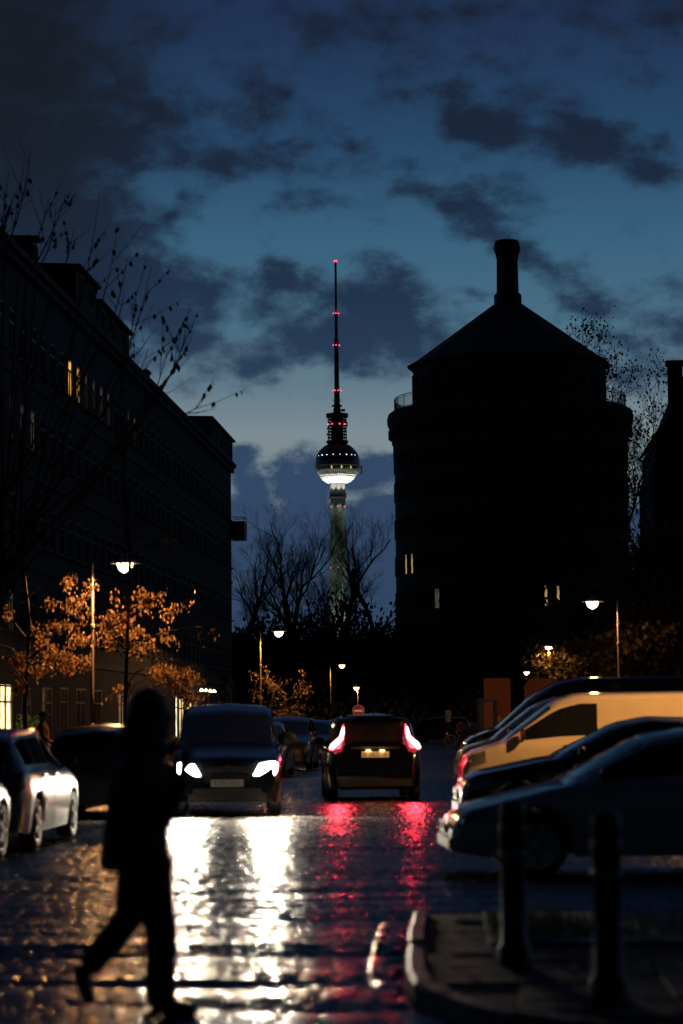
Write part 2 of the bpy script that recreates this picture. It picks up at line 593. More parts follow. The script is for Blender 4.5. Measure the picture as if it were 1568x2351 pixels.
for k in range(420):
    if random.random() < .5:
        x, y = random.uniform(-.5, 3.4), random.uniform(11.5, 18.2)
        if not in_poly(x, y, inner + [(9, 11.05), (9, 18.25)]):
            continue
        z = .105
        if x > .0 and y > 15.6: z = .125
    else:
        y = random.uniform(13, 55); x = random.uniform(-6.8, -.8); z = road_z(x, y) + .018
    s = random.uniform(.025, .05); a = random.uniform(0, 6.28)
    pts = []
    for i, rr in enumerate((1, .55, .8, .5, .55, .8)):
        t = a + i*math.pi/3
        pts.append((x + s*rr*math.cos(t), y + s*rr*math.sin(t), z + random.uniform(0, .012)))
    fl.add(pts, [tuple(range(6))])
struct(tag(fl.build('fallen_leaves', mat('fallen leaf', (.22, .13, .04), .35, island=.5), fixn=False), 'fallen autumn leaves scattered over the wet ground', 'leaves'), 'stuff')
# a course of small bright gutter stones parallel to the kerb
GUT = [(-.775, 19.0), (-.77, 18.0), (-.755, 17.0), (-.735, 15.6), (-.70, 14.8), (-.62, 14.2)]
gut = struct(link('gutter', None))
for a, b in zip(GUT[:-1], GUT[1:]):
    a, b = Vector(a), Vector(b)
    n = max(1, int((b-a).length/.17))
    for k in range(n):
        p = a.lerp(b, (k+.5)/n)
        link('gutter_stone', random.choice(sett_me), gut, (p.x, p.y, road_z(p.x, p.y) + .012 + random.gauss(0, .004)), (random.gauss(0, .03), random.gauss(0.05, .03), 1.57 + random.gauss(0, .05)), (.14, .085, 1))

# left pavement with kerb
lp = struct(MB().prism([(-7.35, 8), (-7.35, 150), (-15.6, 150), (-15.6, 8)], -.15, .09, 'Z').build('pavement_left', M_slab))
ke = MB().box((0, 0, 0), (.15, .985, .26), taper=.93).mesh('kerb_stone', M_kerb)
for k in range(90):
    link('kerb_stone', ke, lp, (-7.275, 24.5 + k, -.02 + random.gauss(0, .003)), (0, 0, random.gauss(0, .004)))
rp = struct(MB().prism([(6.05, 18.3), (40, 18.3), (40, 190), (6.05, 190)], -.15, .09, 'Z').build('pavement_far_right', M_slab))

# hill at the end of the street
hill = MB()
nx, ny = 60, 40
for j in range(ny+1):
    for i in range(nx+1):
        x = -150 + 300*i/nx; yv = 188 + 190*j/ny
        t = min(1, max(0, (yv-190)/45)); t = t*t*(3-2*t)
        t2 = min(1, max(0, (378-yv)/60)); t *= t2*t2*(3-2*t2)
        e = min(1, max(0, (150-abs(x))/80)); t *= e
        hill.v.append((x, yv, -.19 + 9.0*t + .5*math.sin(x*.21 + yv*.1)*t))
for j in range(ny):
    for i in range(nx):
        a = j*(nx+1) + i
        hill.f.append((a, a+1, a+nx+2, a+nx+1))
struct(hill.build('hill', mat('hill grass', (.035, .042, .02), .85, scale=.3), smooth=True))
def hill_z(x, yv):
    t = min(1, max(0, (yv-190)/45)); t = t*t*(3-2*t)
    e = min(1, max(0, (150-abs(x))/80))
    return -.19 + 9.0*t*e
# ------------------------------------------------------------------ left apartment blocks
M_plaster = mat('grey ochre plaster', (.048, .042, .036), .85, var=.22, scale=.7, bump=.2, bscale=25)
M_plaster2 = mat('weathered brown plaster', (.048, .042, .036), .85, var=.25, scale=.6, bump=.2, bscale=25)
M_trim = mat('pale stucco trim', (.056, .050, .044), .8, var=.15)
M_roof = mat('dark roof tile', (.07, .062, .055), .85, var=.3, scale=8, bump=.4, bscale=12)
M_frame = mat('grey window frame', (.045, .042, .039), .5)
M_pane = mat('dark window glass', (.012, .013, .014), .25, spec=.15)
M_panet = mat('deep window', (.075, .066, .055), .8, spec=.02)
M_shopfr = mat('painted shopfront', (.10, .085, .06), .5)
def lit(name, c, s):
    m = mat(name, (.4, .35, .25), .5, emit=c, estr=s)
    if 'lit_done' not in m:
        t = m.node_tree
        b = t.nodes['Principled BSDF']
        nz = t.nodes.new('ShaderNodeTexNoise')
        co = t.nodes.new('ShaderNodeTexCoord')
        mpn = t.nodes.new('ShaderNodeMapping'); mpn.inputs['Scale'].default_value = (1, 2.4, .9)
        t.links.new(co.outputs['Object'], mpn.inputs['Vector']); t.links.new(mpn.outputs[0], nz.inputs['Vector'])
        nz.inputs['Scale'].default_value = 2.2; nz.inputs['Detail'].default_value = 3
        mr = t.nodes.new('ShaderNodeMapRange')
        mr.inputs['From Min'].default_value = .35; mr.inputs['From Max'].default_value = .65
        mr.inputs['To Min'].default_value = s*.35; mr.inputs['To Max'].default_value = s*1.35
        t.links.new(nz.outputs[0], mr.inputs['Value'])
        t.links.new(mr.outputs[0], b.inputs['Emission Strength'])
        m['lit_done'] = 1
    return m
L_warm = lit('lit room yellow', (1.0, .50, .10), 1.0)
L_warm2 = lit('lit room amber', (1.0, .50, .12), .55)
L_dim = lit('dim curtained room', (.75, .62, .34), .05)
L_dim2 = lit('faint curtained room', (.75, .62, .34), .022)
L_shop = lit('lit shop interior', (1.0, .72, .30), 1.1)
L_shop4 = lit('glowing corner shop', (1.0, .74, .36), 2.6)
L_shop2 = lit('bright shop interior', (.95, .95, .62), 1.6)
L_shop3 = lit('dim shop interior', (.9, .68, .30), .16)

XF = -15.3
def holed_wall(mb, x, y0, y1, z0, z1, holes, depth=.08):
    """wall plane facing +x with real openings and reveals"""
    ys = sorted(set([y0, y1] + [h[0] for h in holes] + [h[1] for h in holes]))
    zs = sorted(set([z0, z1] + [h[2] for h in holes] + [h[3] for h in holes]))
    for a, b in zip(ys[:-1], ys[1:]):
        for c, d in zip(zs[:-1], zs[1:]):
            my, mz = (a+b)/2, (c+d)/2
            if any(h[0] < my < h[1] and h[2] < mz < h[3] for h in holes):
                continue
            mb.add([(x, a, c), (x, b, c), (x, b, d), (x, a, d)], [(0, 1, 2, 3)])
    for a, b, c, d in holes:
        q = x - depth
        mb.add([(x, a, c), (x, b, c), (x, b, d), (x, a, d), (q, a, c), (q, b, c), (q, b, d), (q, a, d)],
               [(0, 4, 5, 1), (1, 5, 6, 2), (2, 6, 7, 3), (3, 7, 4, 0)])
W_W, W_H = .98, 1.45
def win_frame_mesh():
    mb = MB()
    t = .07
    for dy in (-W_W/2 + t/2, W_W/2 - t/2):
        mb.box((0, dy, 0), (.06, t, W_H))
    for dz in (-W_H/2 + t/2, W_H/2 - t/2, .28):
        mb.box((.002, 0, dz), (.06, W_W - 2*t, t))
    mb.box((.004, 0, -.21), (.05, .05, W_H - .53))
    return mb.mesh('window', M_frame)
WF = win_frame_mesh()
def pane_mesh(m):
    return MB().add([(-.02, -W_W/2, -W_H/2), (-.02, W_W/2, -W_H/2), (-.02, W_W/2, W_H/2), (-.02, -W_W/2, W_H/2)], [(0, 1, 2, 3)]).mesh('pane', m)
WP = {k: pane_mesh(m) for k, m in dict(dark=M_panet, warm=L_warm, warm2=L_warm2, dim=L_dim, dim2=L_dim2).items()}
WSILL = MB().box((.09, 0, -W_H/2 - .05), (.22, W_W + .12, .07)).mesh('sill', M_trim)
ROWS = [5.23, 8.28, 11.45, 14.32]
def litkey(yc, row):
    if row == 3:
        for yy, k in ((89.1, 'warm'), (91.2, 'warm2'), (96.4, 'dim'), (98.3, 'dim'), (94.6, 'dim2'), (103.6, 'dim2'), (105.5, 'dim'), (92.9, 'dim2')):
            if abs(yc - yy) < .75:
                return k
    if row == 2:
        for yy, k in ((78.0, 'dim2'), (80.0, 'dim2'), (82.0, 'dim')):
            if abs(yc - yy) < .7:
                return k
    if row == 0 and abs(yc - 78) < .7:
        return 'dim'
    return 'dark'
def apartment(name, label, y0, y1, eave, wallm, dormers, shops, chimneys):
    b = thing(name, label, 'building', (XF, y0, 0))
    holes = []
    cols = []
    yc = y0 + 1.1
    while yc < y1 - .8:
        cols.append(yc)
        yc += 1.86
    for yc in cols:
        for r, z in enumerate(ROWS):
            holes.append((yc - W_W/2, yc + W_W/2, z - W_H/2, z + W_H/2))
    sh = [(a, c, z0, z1) for a, c, z0, z1, m in shops]
    mb = MB()
    holed_wall(mb, 0, 0, y1 - y0, 3.6, eave, [(a-y0, c-y0, d, e) for a, c, d, e in holes])
    holed_wall(mb, 0, 0, y1 - y0, 0, 3.6, [(a-y0, c-y0, d, e) for a, c, d, e in sh], .06)
    D = 12.0
    mb.add([(0, 0, 0), (-D, 0, 0), (-D, 0, eave), (0, 0, eave)], [(0, 1, 2, 3)])
    mb.add([(0, y1-y0, 0), (-D, y1-y0, 0), (-D, y1-y0, eave), (0, y1-y0, eave)], [(0, 1, 2, 3)])
    mb.add([(-D, 0, 0), (-D, y1-y0, 0), (-D, y1-y0, eave), (-D, 0, eave)], [(0, 1, 2, 3)])
    mb.build('wall', wallm, b, fixn=False)
    for yc in cols:
        for r, z in enumerate(ROWS):
            w = link('window', WF, b, (-.045, yc - y0, z))
            link('pane', WP[litkey(yc, r)], w)
            link('sill', WSILL, w)
    MB().box((.16, (y1-y0)/2, eave - .12), (.36, y1-y0 - .02, .24)).box((.10, (y1-y0)/2, eave - .38), (.2, y1-y0 - .03, .28)).build('cornice', M_trim, b)
    MB().box((.05, (y1-y0)/2, 3.72), (.14, y1-y0 - .02, .22)).build('string_course', M_trim, b)
    for r in (6.75, 9.85, 12.95):
        MB().box((.03, (y1-y0)/2, r), (.08, y1-y0 - .04, .10)).build('string_course', M_trim, b)
    rf = MB().add([(.3, 0, eave), (.3, y1-y0, eave), (-4.5, y1-y0, eave+2.3), (-4.5, 0, eave+2.3), (-12, 0, eave), (-12, y1-y0, eave)],
                  [(0, 1, 2, 3), (3, 2, 5, 4), (0, 3, 4), (1, 5, 2)]).build('roof', M_roof, b)
    for a, c, zt, back in dormers:
        d = MB().prism([(.12, eave-.05), (.12, zt-.12), (.30, zt-.12), (.30, zt), (-back, zt+.12), (-back, eave-.05)], a-y0, c-y0, 'Y')
        # prism on Y takes (x,z)
        d = d.build('dormer', M_roof, b)
        n = max(1, int((c-a)/2.4))
        for k in range(n):
            yc = a + (c-a)*(k+.5)/n - y0
            MB().box((.125, yc, zt-.72), (.03, .85, .95)).build('dormer_window', M_frame, d)
            MB().box((.14, yc, zt-.72), (.03, .72, .82)).build('dormer_pane', M_panet, d)
    for yc, xx, zt in chimneys:
        MB().box((xx, yc-y0, zt-.9), (.55, .8, 1.8)).box((xx, yc-y0, zt), (.66, .92, .12)).build('chimney', M_roof, rf)
    for a, c, z0, z1, m in shops:
        w = MB()
        t = .08
        for yy in np.linspace(a + t/2, c - t/2, max(2, int((c-a)/.75) + 1)):
            w.box((-.03, yy-y0, (z0+z1)/2), (.07, t if yy in (a+t/2, c-t/2) else .05, z1-z0))
        for zz in (z0 + t/2, z1 - t/2, z1 - .55):
            w.box((-.028, (a+c)/2-y0, zz), (.07, c-a, .06))
        f = w.build('shop_window', M_shopfr, b)
        MB().add([(-.05, a-y0, z0), (-.05, c-y0, z0), (-.05, c-y0, z1), (-.05, a-y0, z1)], [(0, 1, 2, 3)]).build('pane', m, f)
    return b
shopsA = [(73.2, 75.0, .5, 2.8, L_shop3), (75.7, 77.7, .5, 2.75, L_shop4), (79.3, 80.9, .4, 2.7, M_pane), (83.0, 83.45, .2, 2.75, L_shop), (83.55, 84.9, .2, 2.75, M_pane), (86.6, 88.2, .4, 2.8, M_pane),
          (90, 92, .4, 2.8, M_pane), (94, 96, .4, 2.8, M_pane), (100.4, 102.4, .35, 2.75, L_shop3), (103.6, 105.2, .35, 2.7, L_dim), (108, 110.5, .4, 2.8, M_pane), (113, 115.5, .4, 2.8, M_pane)]
bA = apartment('apartment_block', 'long dark apartment block with yellow lit windows along the left side of the street', 71.0, 118.0, 17.05, M_plaster,
               [(80.7, 81.4, 18.1, 2.6), (89.3, 94.2, 18.75, 2.2), (94.4, 103.0, 18.3, 2.0)], shopsA, [(109.4, -.2, 17.5)])
shopsB = [(119.0, 120.0, .7, 2.75, L_shop2), (120.4, 122.6, .6, 2.7, L_shop), (124.6, 126.0, .6, 2.5, L_shop), (126.6, 128.4, .6, 2.4, L_shop), (132, 134, .4, 2.6, M_pane), (138, 140, .1, 2.7, L_dim2)]
bB = apartment('apartment_block', 'dark corner apartment block with a balcony on its far end wall', 118.03, 146.0, 17.05, M_plaster2,
               [(133.6, 145.9, 18.5, 4.0)], shopsB, [])
bal = MB()
bal.box((.42, 28.4, 12.55), (.84, 1.5, .16)).box((.82, 28.4, 13.1), (.05, 1.5, .95)).box((.42, 27.68, 13.1), (.78, .05, .95)).box((.42, 29.12, 13.1), (.78, .05, .95))
bal = bal.build('balcony', M_shopfr, bB)
ral = MB()
for yy in (27.68, 29.12):
    ral.tube([(.05, yy, 13.82), (.82, yy, 13.82)], .025, 6)
    ral.tube([(.82, yy, 13.55), (.82, yy, 13.82)], .02, 6)
ral.tube([(.82, 27.68, 13.82), (.82, 29.12, 13.82)], .025, 6).build('railing', M_shopfr, bal)
# shop lamps on arms over the lit shopfronts
for yy in (125.2, 127.2, 129.2, 131.0):
    a = MB().tube([(0, yy-118.03, 3.25), (.35, yy-118.03, 3.35), (.55, yy-118.03, 3.2)], .02, 5).build('shop_lamp', M_shopfr, bB)
    MB().lathe([(.02, .12), (.12, 0), (.09, -.03), (.001, -.03)], 10, (.58, yy-118.03, 3.08)).build('bulb', mat('shop bulb', (.8, .7, .5), .5, emit=(1, .8, .5), estr=9), a)
# portal with pediment further along
pt = MB().box((.12, 23.0, 1.9), (.24, 2.2, 3.8)).box((.2, 23.0, 3.9), (.4, 2.6, .35)).box((.27, 22.2, 1.6), (.1, .35, 3.2)).box((.27, 23.8, 1.6), (.1, .35, 3.2)).build('portal', M_trim, bB)
MB().box((.245, 23.0, 1.3), (.03, 1.1, 2.5)).build('door', M_shopfr, pt)

# ------------------------------------------------------------------ right-hand building at the edge of the picture
YR = 150.0
xr0 = gx(1512, YR)
bR = thing('gabled_house', 'black gabled house silhouette with a chimney at the right edge', 'building', (xr0, YR, 0))
zt = at(1512, 965, YR).z
mb = MB()
zc = at(1500, 1085, YR).z
mb.prism([(0, 0), (0, zc), (.25, zc+1.0), (.2, zt-1.2), (.9, zt), (2.2, zt+3.0), (8, zt+7), (13.8, zt+1), (13.8, 0)], 0, 14, 'Y')
mb.build('wall', M_plaster2, bR)
MB().prism([(.05, zt-.9), (.9, zt+.12), (2.2, zt+3.12), (8, zt+7.2), (14.1, zt+.9), (14.1, zt+.6), (8, zt+6.8), (2.3, zt+2.7), (1.0, zt-.25)], -.25, 14.25, 'Y').build('roof', M_roof, bR)
cx = gx(1563, YR) - xr0
zch = at(1560, 818, YR).z
MB().box((cx+.35, 3, zch-2.2), (.9, .9, 4.4)).box((cx+.35, 3, zch), (1.15, 1.15, .25)).build('chimney', M_plaster2, bR)
for k in range(3):
    for j in range(3):
        w = MB().box((2.2+k*3.2, -.02, 5+j*3.2), (1.1, .06, 1.6)).build('window', M_frame, bR)
        MB().box((2.2+k*3.2, -.05, 5+j*3.2), (.95, .03, 1.45)).build('pane', M_pane, w)

# ------------------------------------------------------------------ water tower
M_brick = mat('yellow-brown brick', (.15, .122, .09), .9, var=.25, scale=2.5, bump=.35, bscale=14)
M_brick2 = mat('dark brick trim', (.14, .112, .085), .9, var=.2, scale=3)
YW = 248.0
wx = gx(1171, YW, 1000)
def wz(py): return at(1171, py, YW).z
def wr(npx): return npx/5551.0*YW
wt = thing('water_tower', 'massive round brick water tower, now flats, with a drum storey, conical roof and tall chimney', 'water tower', (wx, YW, 0))
zb = 6.0
zt1 = wz(962)
rB = wr(267)
MB().lathe([(rB*1.02, zb), (rB*1.02, zb+3), (rB, zb+3.2), (rB, zt1-3.9), (rB*1.012, zt1-3.8), (rB*1.012, zt1-2.6)], 72).build('wall', M_brick, wt, smooth=False)
MB().lathe([(rB*1.01, zt1-2.7), (rB*1.022, zt1-2.5), (rB*1.018, zt1-1.9), (rB*1.034, zt1-1.2), (rB*1.058, zt1-.5), (rB*1.062, zt1), (rB*1.05, zt1+.5), (rB*1.02, zt1+.75), (rB*.6, zt1+.9)], 96).build('cornice', M_brick2, wt)
cb = MB()
for k in range(96):
    a = 2*math.pi*(k+.5)/96
    cb.box((math.cos(a)*rB*1.03, math.sin(a)*rB*1.03, zt1-1.55), (.5, .32, .75), (0, 0, a))
struct(cb.build('corbels', M_brick2, wt), 'stuff')
rl = MB()
rR = wr(266)
zr0 = zt1 + .75
for zz, rr in ((zr0+1.35, .035), (zr0+1.12, .02), (zr0+.15, .02)):
    pts = [(math.cos(2*math.pi*k/96)*rR, math.sin(2*math.pi*k/96)*rR, zz) for k in range(97)]
    rl.tube(pts, rr, 4, caps=False)
for k in range(420):
    a = 2*math.pi*k/420
    x, y = math.cos(a)*rR, math.sin(a)*rR
    rl.tube([(x, y, zr0-.1), (x, y, zr0+1.35)], .035 if k % 12 == 0 else .013, 4 if k % 12 == 0 else 3, caps=False)
rl.build('railing', mat('black iron', (.02, .02, .02), .5, metal=.6), wt, fixn=False)
rU = wr(221)
zE = wz(834)
a0 = R(-90 + 7)
MB().lathe([(rU, zr0-.3), (rU, zE-1.6), (rU*1.005, zE-1.5), (rU*1.01, zE-.9), (rU*1.025, zE-.5)], 12, a0=a0).build('drum_storey', M_brick, wt)
for k in range(12):
    a = a0 + math.pi*2*k/12
    c = MB().box((math.cos(a)*rU*1.0, math.sin(a)*rU*1.0, (zr0+zE-1.3)/2), (.35, .5, zE-1.3-zr0), (0, 0, a)).build('pilaster', M_brick2, wt)
    for j in (-1, 0, 1):
        am = a + math.pi/12
        rm = rU*math.cos(math.pi/12)
        px_, py_ = math.cos(am)*rm - math.sin(am)*j*1.55, math.sin(am)*rm + math.cos(am)*j*1.55
        w = MB().box((px_, py_, (zr0+zE)/2 - .3), (.12, .85, 2.6), (0, 0, am)).build('window', M_brick2, wt)
        MB().box((px_ + math.cos(am)*.07, py_ + math.sin(am)*.07, (zr0+zE)/2 - .3), (.02, .68, 2.4), (0, 0, am)).build('pane', M_panet, w)
zA = wz(700)
rA = wr(29)
MB().lathe([(rU*1.0, zE-.35), (wr(230)*1.02, zE-.55), (wr(231)*1.025, zE-.28), (wr(215), zE+.22), (rA*1.2, zA), (.01, zA+.1)], 12, a0=a0).build('roof', M_roof, wt)
zT = wz(553)
ch = MB().lathe([(rA*1.12, zA-.6), (rA*1.12, zA+1.0), (rA*.98, zA+1.15), (rA*.90, zA+1.3), (rA*.86, zT-1.9), (rA*.93, zT-1.75), (rA*.93, zT-1.5), (rA*1.1, zT-.95), (rA*1.1, zT-.75), (rA*.98, zT-.15), (rA*.9, zT), (.01, zT)], 10, a0=.2).build('chimney', M_brick2, wt)
MB().tube([(.2, 0, zT-.1), (.2, 0, zT+.7)], .02, 4).build('lightning_rod', M_shopfr, ch)
# windows of the round body in rings, a few of them lit
wwin = MB().box((0, 0, 0), (.14, .75, 2.0)).mesh('window', M_brick2)
wpd = MB().box((.08, 0, 0), (.03, .6, 1.8)).mesh('pane', M_panet)
L_tw = lit('lit tower flat', (1.0, .62, .25), .42)
wpl = MB().box((.08, 0, 0), (.03, .22, 1.9)).mesh('pane', L_tw)
L_tw2 = lit('faint tower flat', (.9, .75, .5), .06)
wpl2 = MB().box((.08, 0, 0), (.03, .5, 1.9)).mesh('pane', L_tw2)
for fl_, zz in enumerate((wz(1300), wz(1215), wz(1130), wz(1065), wz(1382))):
    for k in range(30):
        a = math.pi + math.pi*(k+.5)/30
        w = link('window', wwin, wt, (math.cos(a)*rB, math.sin(a)*rB, zz), (0, 0, a))
        onl = fl_ == 0 and k in (4, 5)
        link('pane', wpl if onl or (fl_ == 4 and k in (17, 18)) else (wpl2 if fl_ == 4 and k == 8 else wpd), w)

# ------------------------------------------------------------------ television tower
YT = 1776.0
tb = at(775, 1063.5, YT)
tvx, tvz = tb.x, tb.z
tv = thing('television_tower', 'distant television tower with striped red-lit antenna and a glowing sphere', 'tower', (tvx, YT, 0))
M_conc = mat('tower concrete', (.36, .42, .37), .8, var=.12, scale=.12)
M_steel = mat('sphere steel facets', (.16, .17, .20), .42, metal=.5, var=.2, scale=.3)
M_dk = mat('dark steelwork', (.05, .05, .055), .6)
M_bwh = mat('white antenna band', (.40, .40, .42), .6)
M_brd = mat('red antenna band', (.13, .02, .02), .6)
M_bowl = mat('pale steel bowl', (.62, .64, .60), .5, var=.1, scale=.5)
M_red = mat('red beacon', (.3, .02, .02), .5, emit=(1.0, .04, .08), estr=5)
M_wht = mat('white beacon', (.5, .5, .5), .5, emit=(.95, .95, 1.0), estr=5)
def Z(dz): return tvz + dz
MB().lathe([(8.5, -25), (7.4, 30), (6.3, Z(-80)), (5.35, Z(-28.6)), (5.2, Z(-26.2))], 40).build('shaft', M_conc, tv, smooth=True)
MB().lathe([(5.2, Z(-26.3)), (6.2, Z(-26.0)), (6.2, Z(-25.0)), (5.7, Z(-24.8)), (5.7, Z(-23.6)), (6.1, Z(-23.4)), (6.1, Z(-22.2)), (5.5, Z(-22.0)), (5.5, Z(-21)), (5.05, Z(-20.8)), (5.05, Z(-14.3))], 40).build('collar', mat('collar concrete', (.20, .20, .19), .8), tv)
sp = []
for k in range(0, 21):
    dz = 14.6 - k*(14.6 + 2.25)/20
    sp.append((math.sqrt(max(.01, 15.65**2 - dz**2)), Z(dz)))
sph = MB().lathe(sp, 60).build('sphere', M_steel, tv)
def zone(a, b, extra=0.0): return [(math.sqrt(15.65**2 - d*d) + extra, Z(d)) for d in np.linspace(a, b, 4)]
MB().lathe(zone(-2.25, -2.9, .25), 60).build('ledge', M_bowl, tv)
MB().lathe(zone(-2.9, -5.3, -.15), 60).build('window_band', M_pane, tv)
MB().lathe(zone(-5.3, -7.1, .1), 60).build('parapet', M_bowl, tv)
MB().lathe(zone(-7.1, -8.8, -.15), 60).build('window_band', M_pane, tv)
MB().lathe([(12.9, Z(-8.8)), (12.9, Z(-9.2)), (12.3, Z(-9.8))], 60).build('ledge', M_bowl, tv)
bw = MB()
prof = [(12.3, -9.8), (11.3, -11.2), (10.0, -12.5), (8.4, -13.7), (6.3, -14.8)]
bw.lathe([(r, Z(d)) for r, d in prof], 60)
bw.add([(0, 0, 0)], [])
bowl = bw.build('bowl', M_bowl, tv)
fc = MB()
for (r0, d0), (r1, d1) in zip(prof[:-1], prof[1:]):
    for k in range(60):
        a = 2*math.pi*(k+.5)/60
        am, aw = a, math.pi/60*.92
        rm, dm = (r0+r1)/2 + .28, (d0+d1)/2 - .22
        fc.add([(r0*math.cos(a-aw), r0*math.sin(a-aw), Z(d0)), (r0*math.cos(a+aw), r0*math.sin(a+aw), Z(d0)), (r1*math.cos(a+aw), r1*math.sin(a+aw), Z(d1)), (r1*math.cos(a-aw), r1*math.sin(a-aw), Z(d1)), (rm*math.cos(a), rm*math.sin(a), Z(dm))],
               [(0, 1, 4), (1, 2, 4), (2, 3, 4), (3, 0, 4)])
struct(fc.build('bowl_facets', M_bowl, bowl), 'stuff')
MB().lathe([(6.3, Z(-14.8)), (5.0, Z(-14.9))], 40).build('bowl_floor', M_dk, tv)
mu = MB()
for d0, d1, n, w in ((-2.9, -5.3, 60, .22), (-7.1, -8.8, 60, .42)):
    for k in range(n):
        a = 2*math.pi*k/n
        r0, r1 = math.sqrt(15.65**2 - d0*d0) + .05, math.sqrt(15.65**2 - d1*d1) + .05
        mu.tube([(r0*math.cos(a), r0*math.sin(a), Z(d0)), (r1*math.cos(a), r1*math.sin(a), Z(d1))], w/2, 4, caps=False)
struct(mu.build('mullions', M_bowl, tv), 'stuff')
lw = mat('lit restaurant bay', (.5, .4, .2), .5, emit=(1, .55, .15), estr=.9)
for k in (-102.5, -76, -49):
    a = R(k)
    MB().box((math.cos(a)*15.05, math.sin(a)*15.05, Z(-4.1)), (.2, .9, 2.0), (0, 0, a)).build('lit_bay', lw, tv)
for k, e in zip((-148, -132, -116, -98, -80, -62, -45, -32), (.35, 1, .6, .7, .35, .95, .5, .35)):
    a = R(k)
    rr = math.sqrt(15.65**2 - 5.0**2) + .15
    MB().sphere((math.cos(a)*rr, math.sin(a)*rr, Z(5.0)), .10 + .16*e, 8, 6).build('sphere_light', M_wht, tv)
MB().box((16.6, 0, Z(-5.6)), (1.2, 1.6, 6.4)).box((14.6, 0, Z(-9.3)), (4.0, .5, .35)).box((16.0, 0, Z(-2.4)), (1.6, .5, .3)).build('maintenance_gondola', M_dk, tv)
# lattice storey above the sphere
MB().lathe([(6.0, Z(14.2)), (7.7, Z(15.0)), (7.7, Z(16.6)), (4.3, Z(16.9)), (4.3, Z(34.0)), (7.8, Z(34.2)), (7.8, Z(36.8)), (3.1, Z(37.2))], 28).build('technical_core', M_dk, tv)
la = MB()
for k in range(20):
    a = 2*math.pi*k/20
    la.tube([(6.5*math.cos(a), 6.5*math.sin(a), Z(16.5)), (6.5*math.cos(a), 6.5*math.sin(a), Z(34.3))], .17, 4, caps=False)
for zz in np.linspace(18.8, 32.2, 7):
    la.lathe([(6.7, Z(zz)), (6.7, Z(zz+.35)), (4.2, Z(zz+.35)), (4.2, Z(zz)), (6.7, Z(zz))], 20)
for k in range(14):
    a = random.uniform(0, 6.28); zz = random.uniform(18, 32)
    la.box((7.0*math.cos(a), 7.0*math.sin(a), Z(zz)), (.9, .9, 1.3), (0, 0, a))
la.build('lattice', M_dk, tv, fixn=False)
MB().lathe([(2.9, Z(37.0)), (2.3, Z(42)), (3.7, Z(42.3)), (3.7, Z(43.2)), (2.1, Z(43.4)), (2.0, Z(46)), (2.5, Z(46.2)), (2.5, Z(46.8)), (2.0, Z(47)), (2.45, Z(47.8)), (2.0, Z(48.2)), (1.95, Z(53.2))], 20).box((4.2, 0, Z(39.4)), (2.8, 2, 1.6)).build('antenna_base', M_dk, tv)
z = 53.2
bi = 0
segs = []
while z < 150.4:
    h = 5.6 if z < 87 else (4.8 if z < 111 else 6.6)
    h = min(h, 150.6 - z)
    r = 1.75 - (z-53)*.006 if z < 87 else (1.15 if z < 111 else .82)
    MB().lathe([(.01, Z(z)), (r, Z(z)), (r, Z(z+h)), (.01, Z(z+h))], 12).build('antenna_band', M_bwh if bi % 2 else M_brd, tv)
    z += h; bi += 1
for dz, r, n in ((53.6, 2.9, 8), (87.6, 2.4, 6), (111.5, 2.0, 6), (151.0, .75, 4)):
    MB().lathe([(r*.4, Z(dz-.4)), (r, Z(dz-.3)), (r, Z(dz+.3)), (r*.4, Z(dz+.4))], 14).build('beacon_gallery', M_brd, tv)
    for k in range(n):
        a = 2*math.pi*(k+.5)/n
        MB().sphere((r*math.cos(a), r*math.sin(a), Z(dz+.35)), .42 if dz < 150 else .65, 8, 6).build('beacon', M_red, tv)
for k in (-150, -115, -72, -38, 30, 130):
    a = R(k)
    MB().sphere((7.1*math.cos(a), 7.1*math.sin(a), Z(28.6)), .5, 8, 6).build('beacon', M_red, tv)
for dz, r in ((-32.5, 5.6), (-77.5, 6.4)):
    for k in (-150, -90, -35):
        a = R(k)
        MB().sphere((r*math.cos(a), r*math.sin(a), Z(dz)), .24, 8, 6).build('beacon', M_red, tv)
tv.scale = (1.06, 1.06, 1.0)
for k in range(8):      # floodlights of the collar and bowl
    a = R(-90 + k*45 + 10)
    f = lamp('floodlight', 'SPOT', tv, (7.4*math.cos(a), 7.4*math.sin(a), Z(-24)), (1, .98, .86), 17000, .3, angle=R(100), blend=.6)
    f.rotation_euler = (Vector((.9*math.cos(a), .9*math.sin(a), 3)).to_track_quat('-Z', 'Y')).to_euler()
for k in range(6):
    a = R(-90 + k*60 + 15)
    f = lamp('floodlight', 'SPOT', tv, (8.2*math.cos(a), 8.2*math.sin(a), Z(-27.2)), (.80, 1.0, .78), 1500, .3, angle=R(70), blend=.9)
    f.rotation_euler = (Vector((-.13*math.cos(a), -.13*math.sin(a), -1)).to_track_quat('-Z', 'Y')).to_euler()
for k in (-90, -30, -150):
    a = R(k)
    f = lamp('floodlight', 'SPOT', tv, (40*math.cos(a), 40*math.sin(a), 30), (.78, 1.0, .85), 80000, 1, angle=R(75), blend=.8)
    f.rotation_euler = (Vector((-math.cos(a), -math.sin(a), 1.4)).to_track_quat('-Z', 'Y')).to_euler()
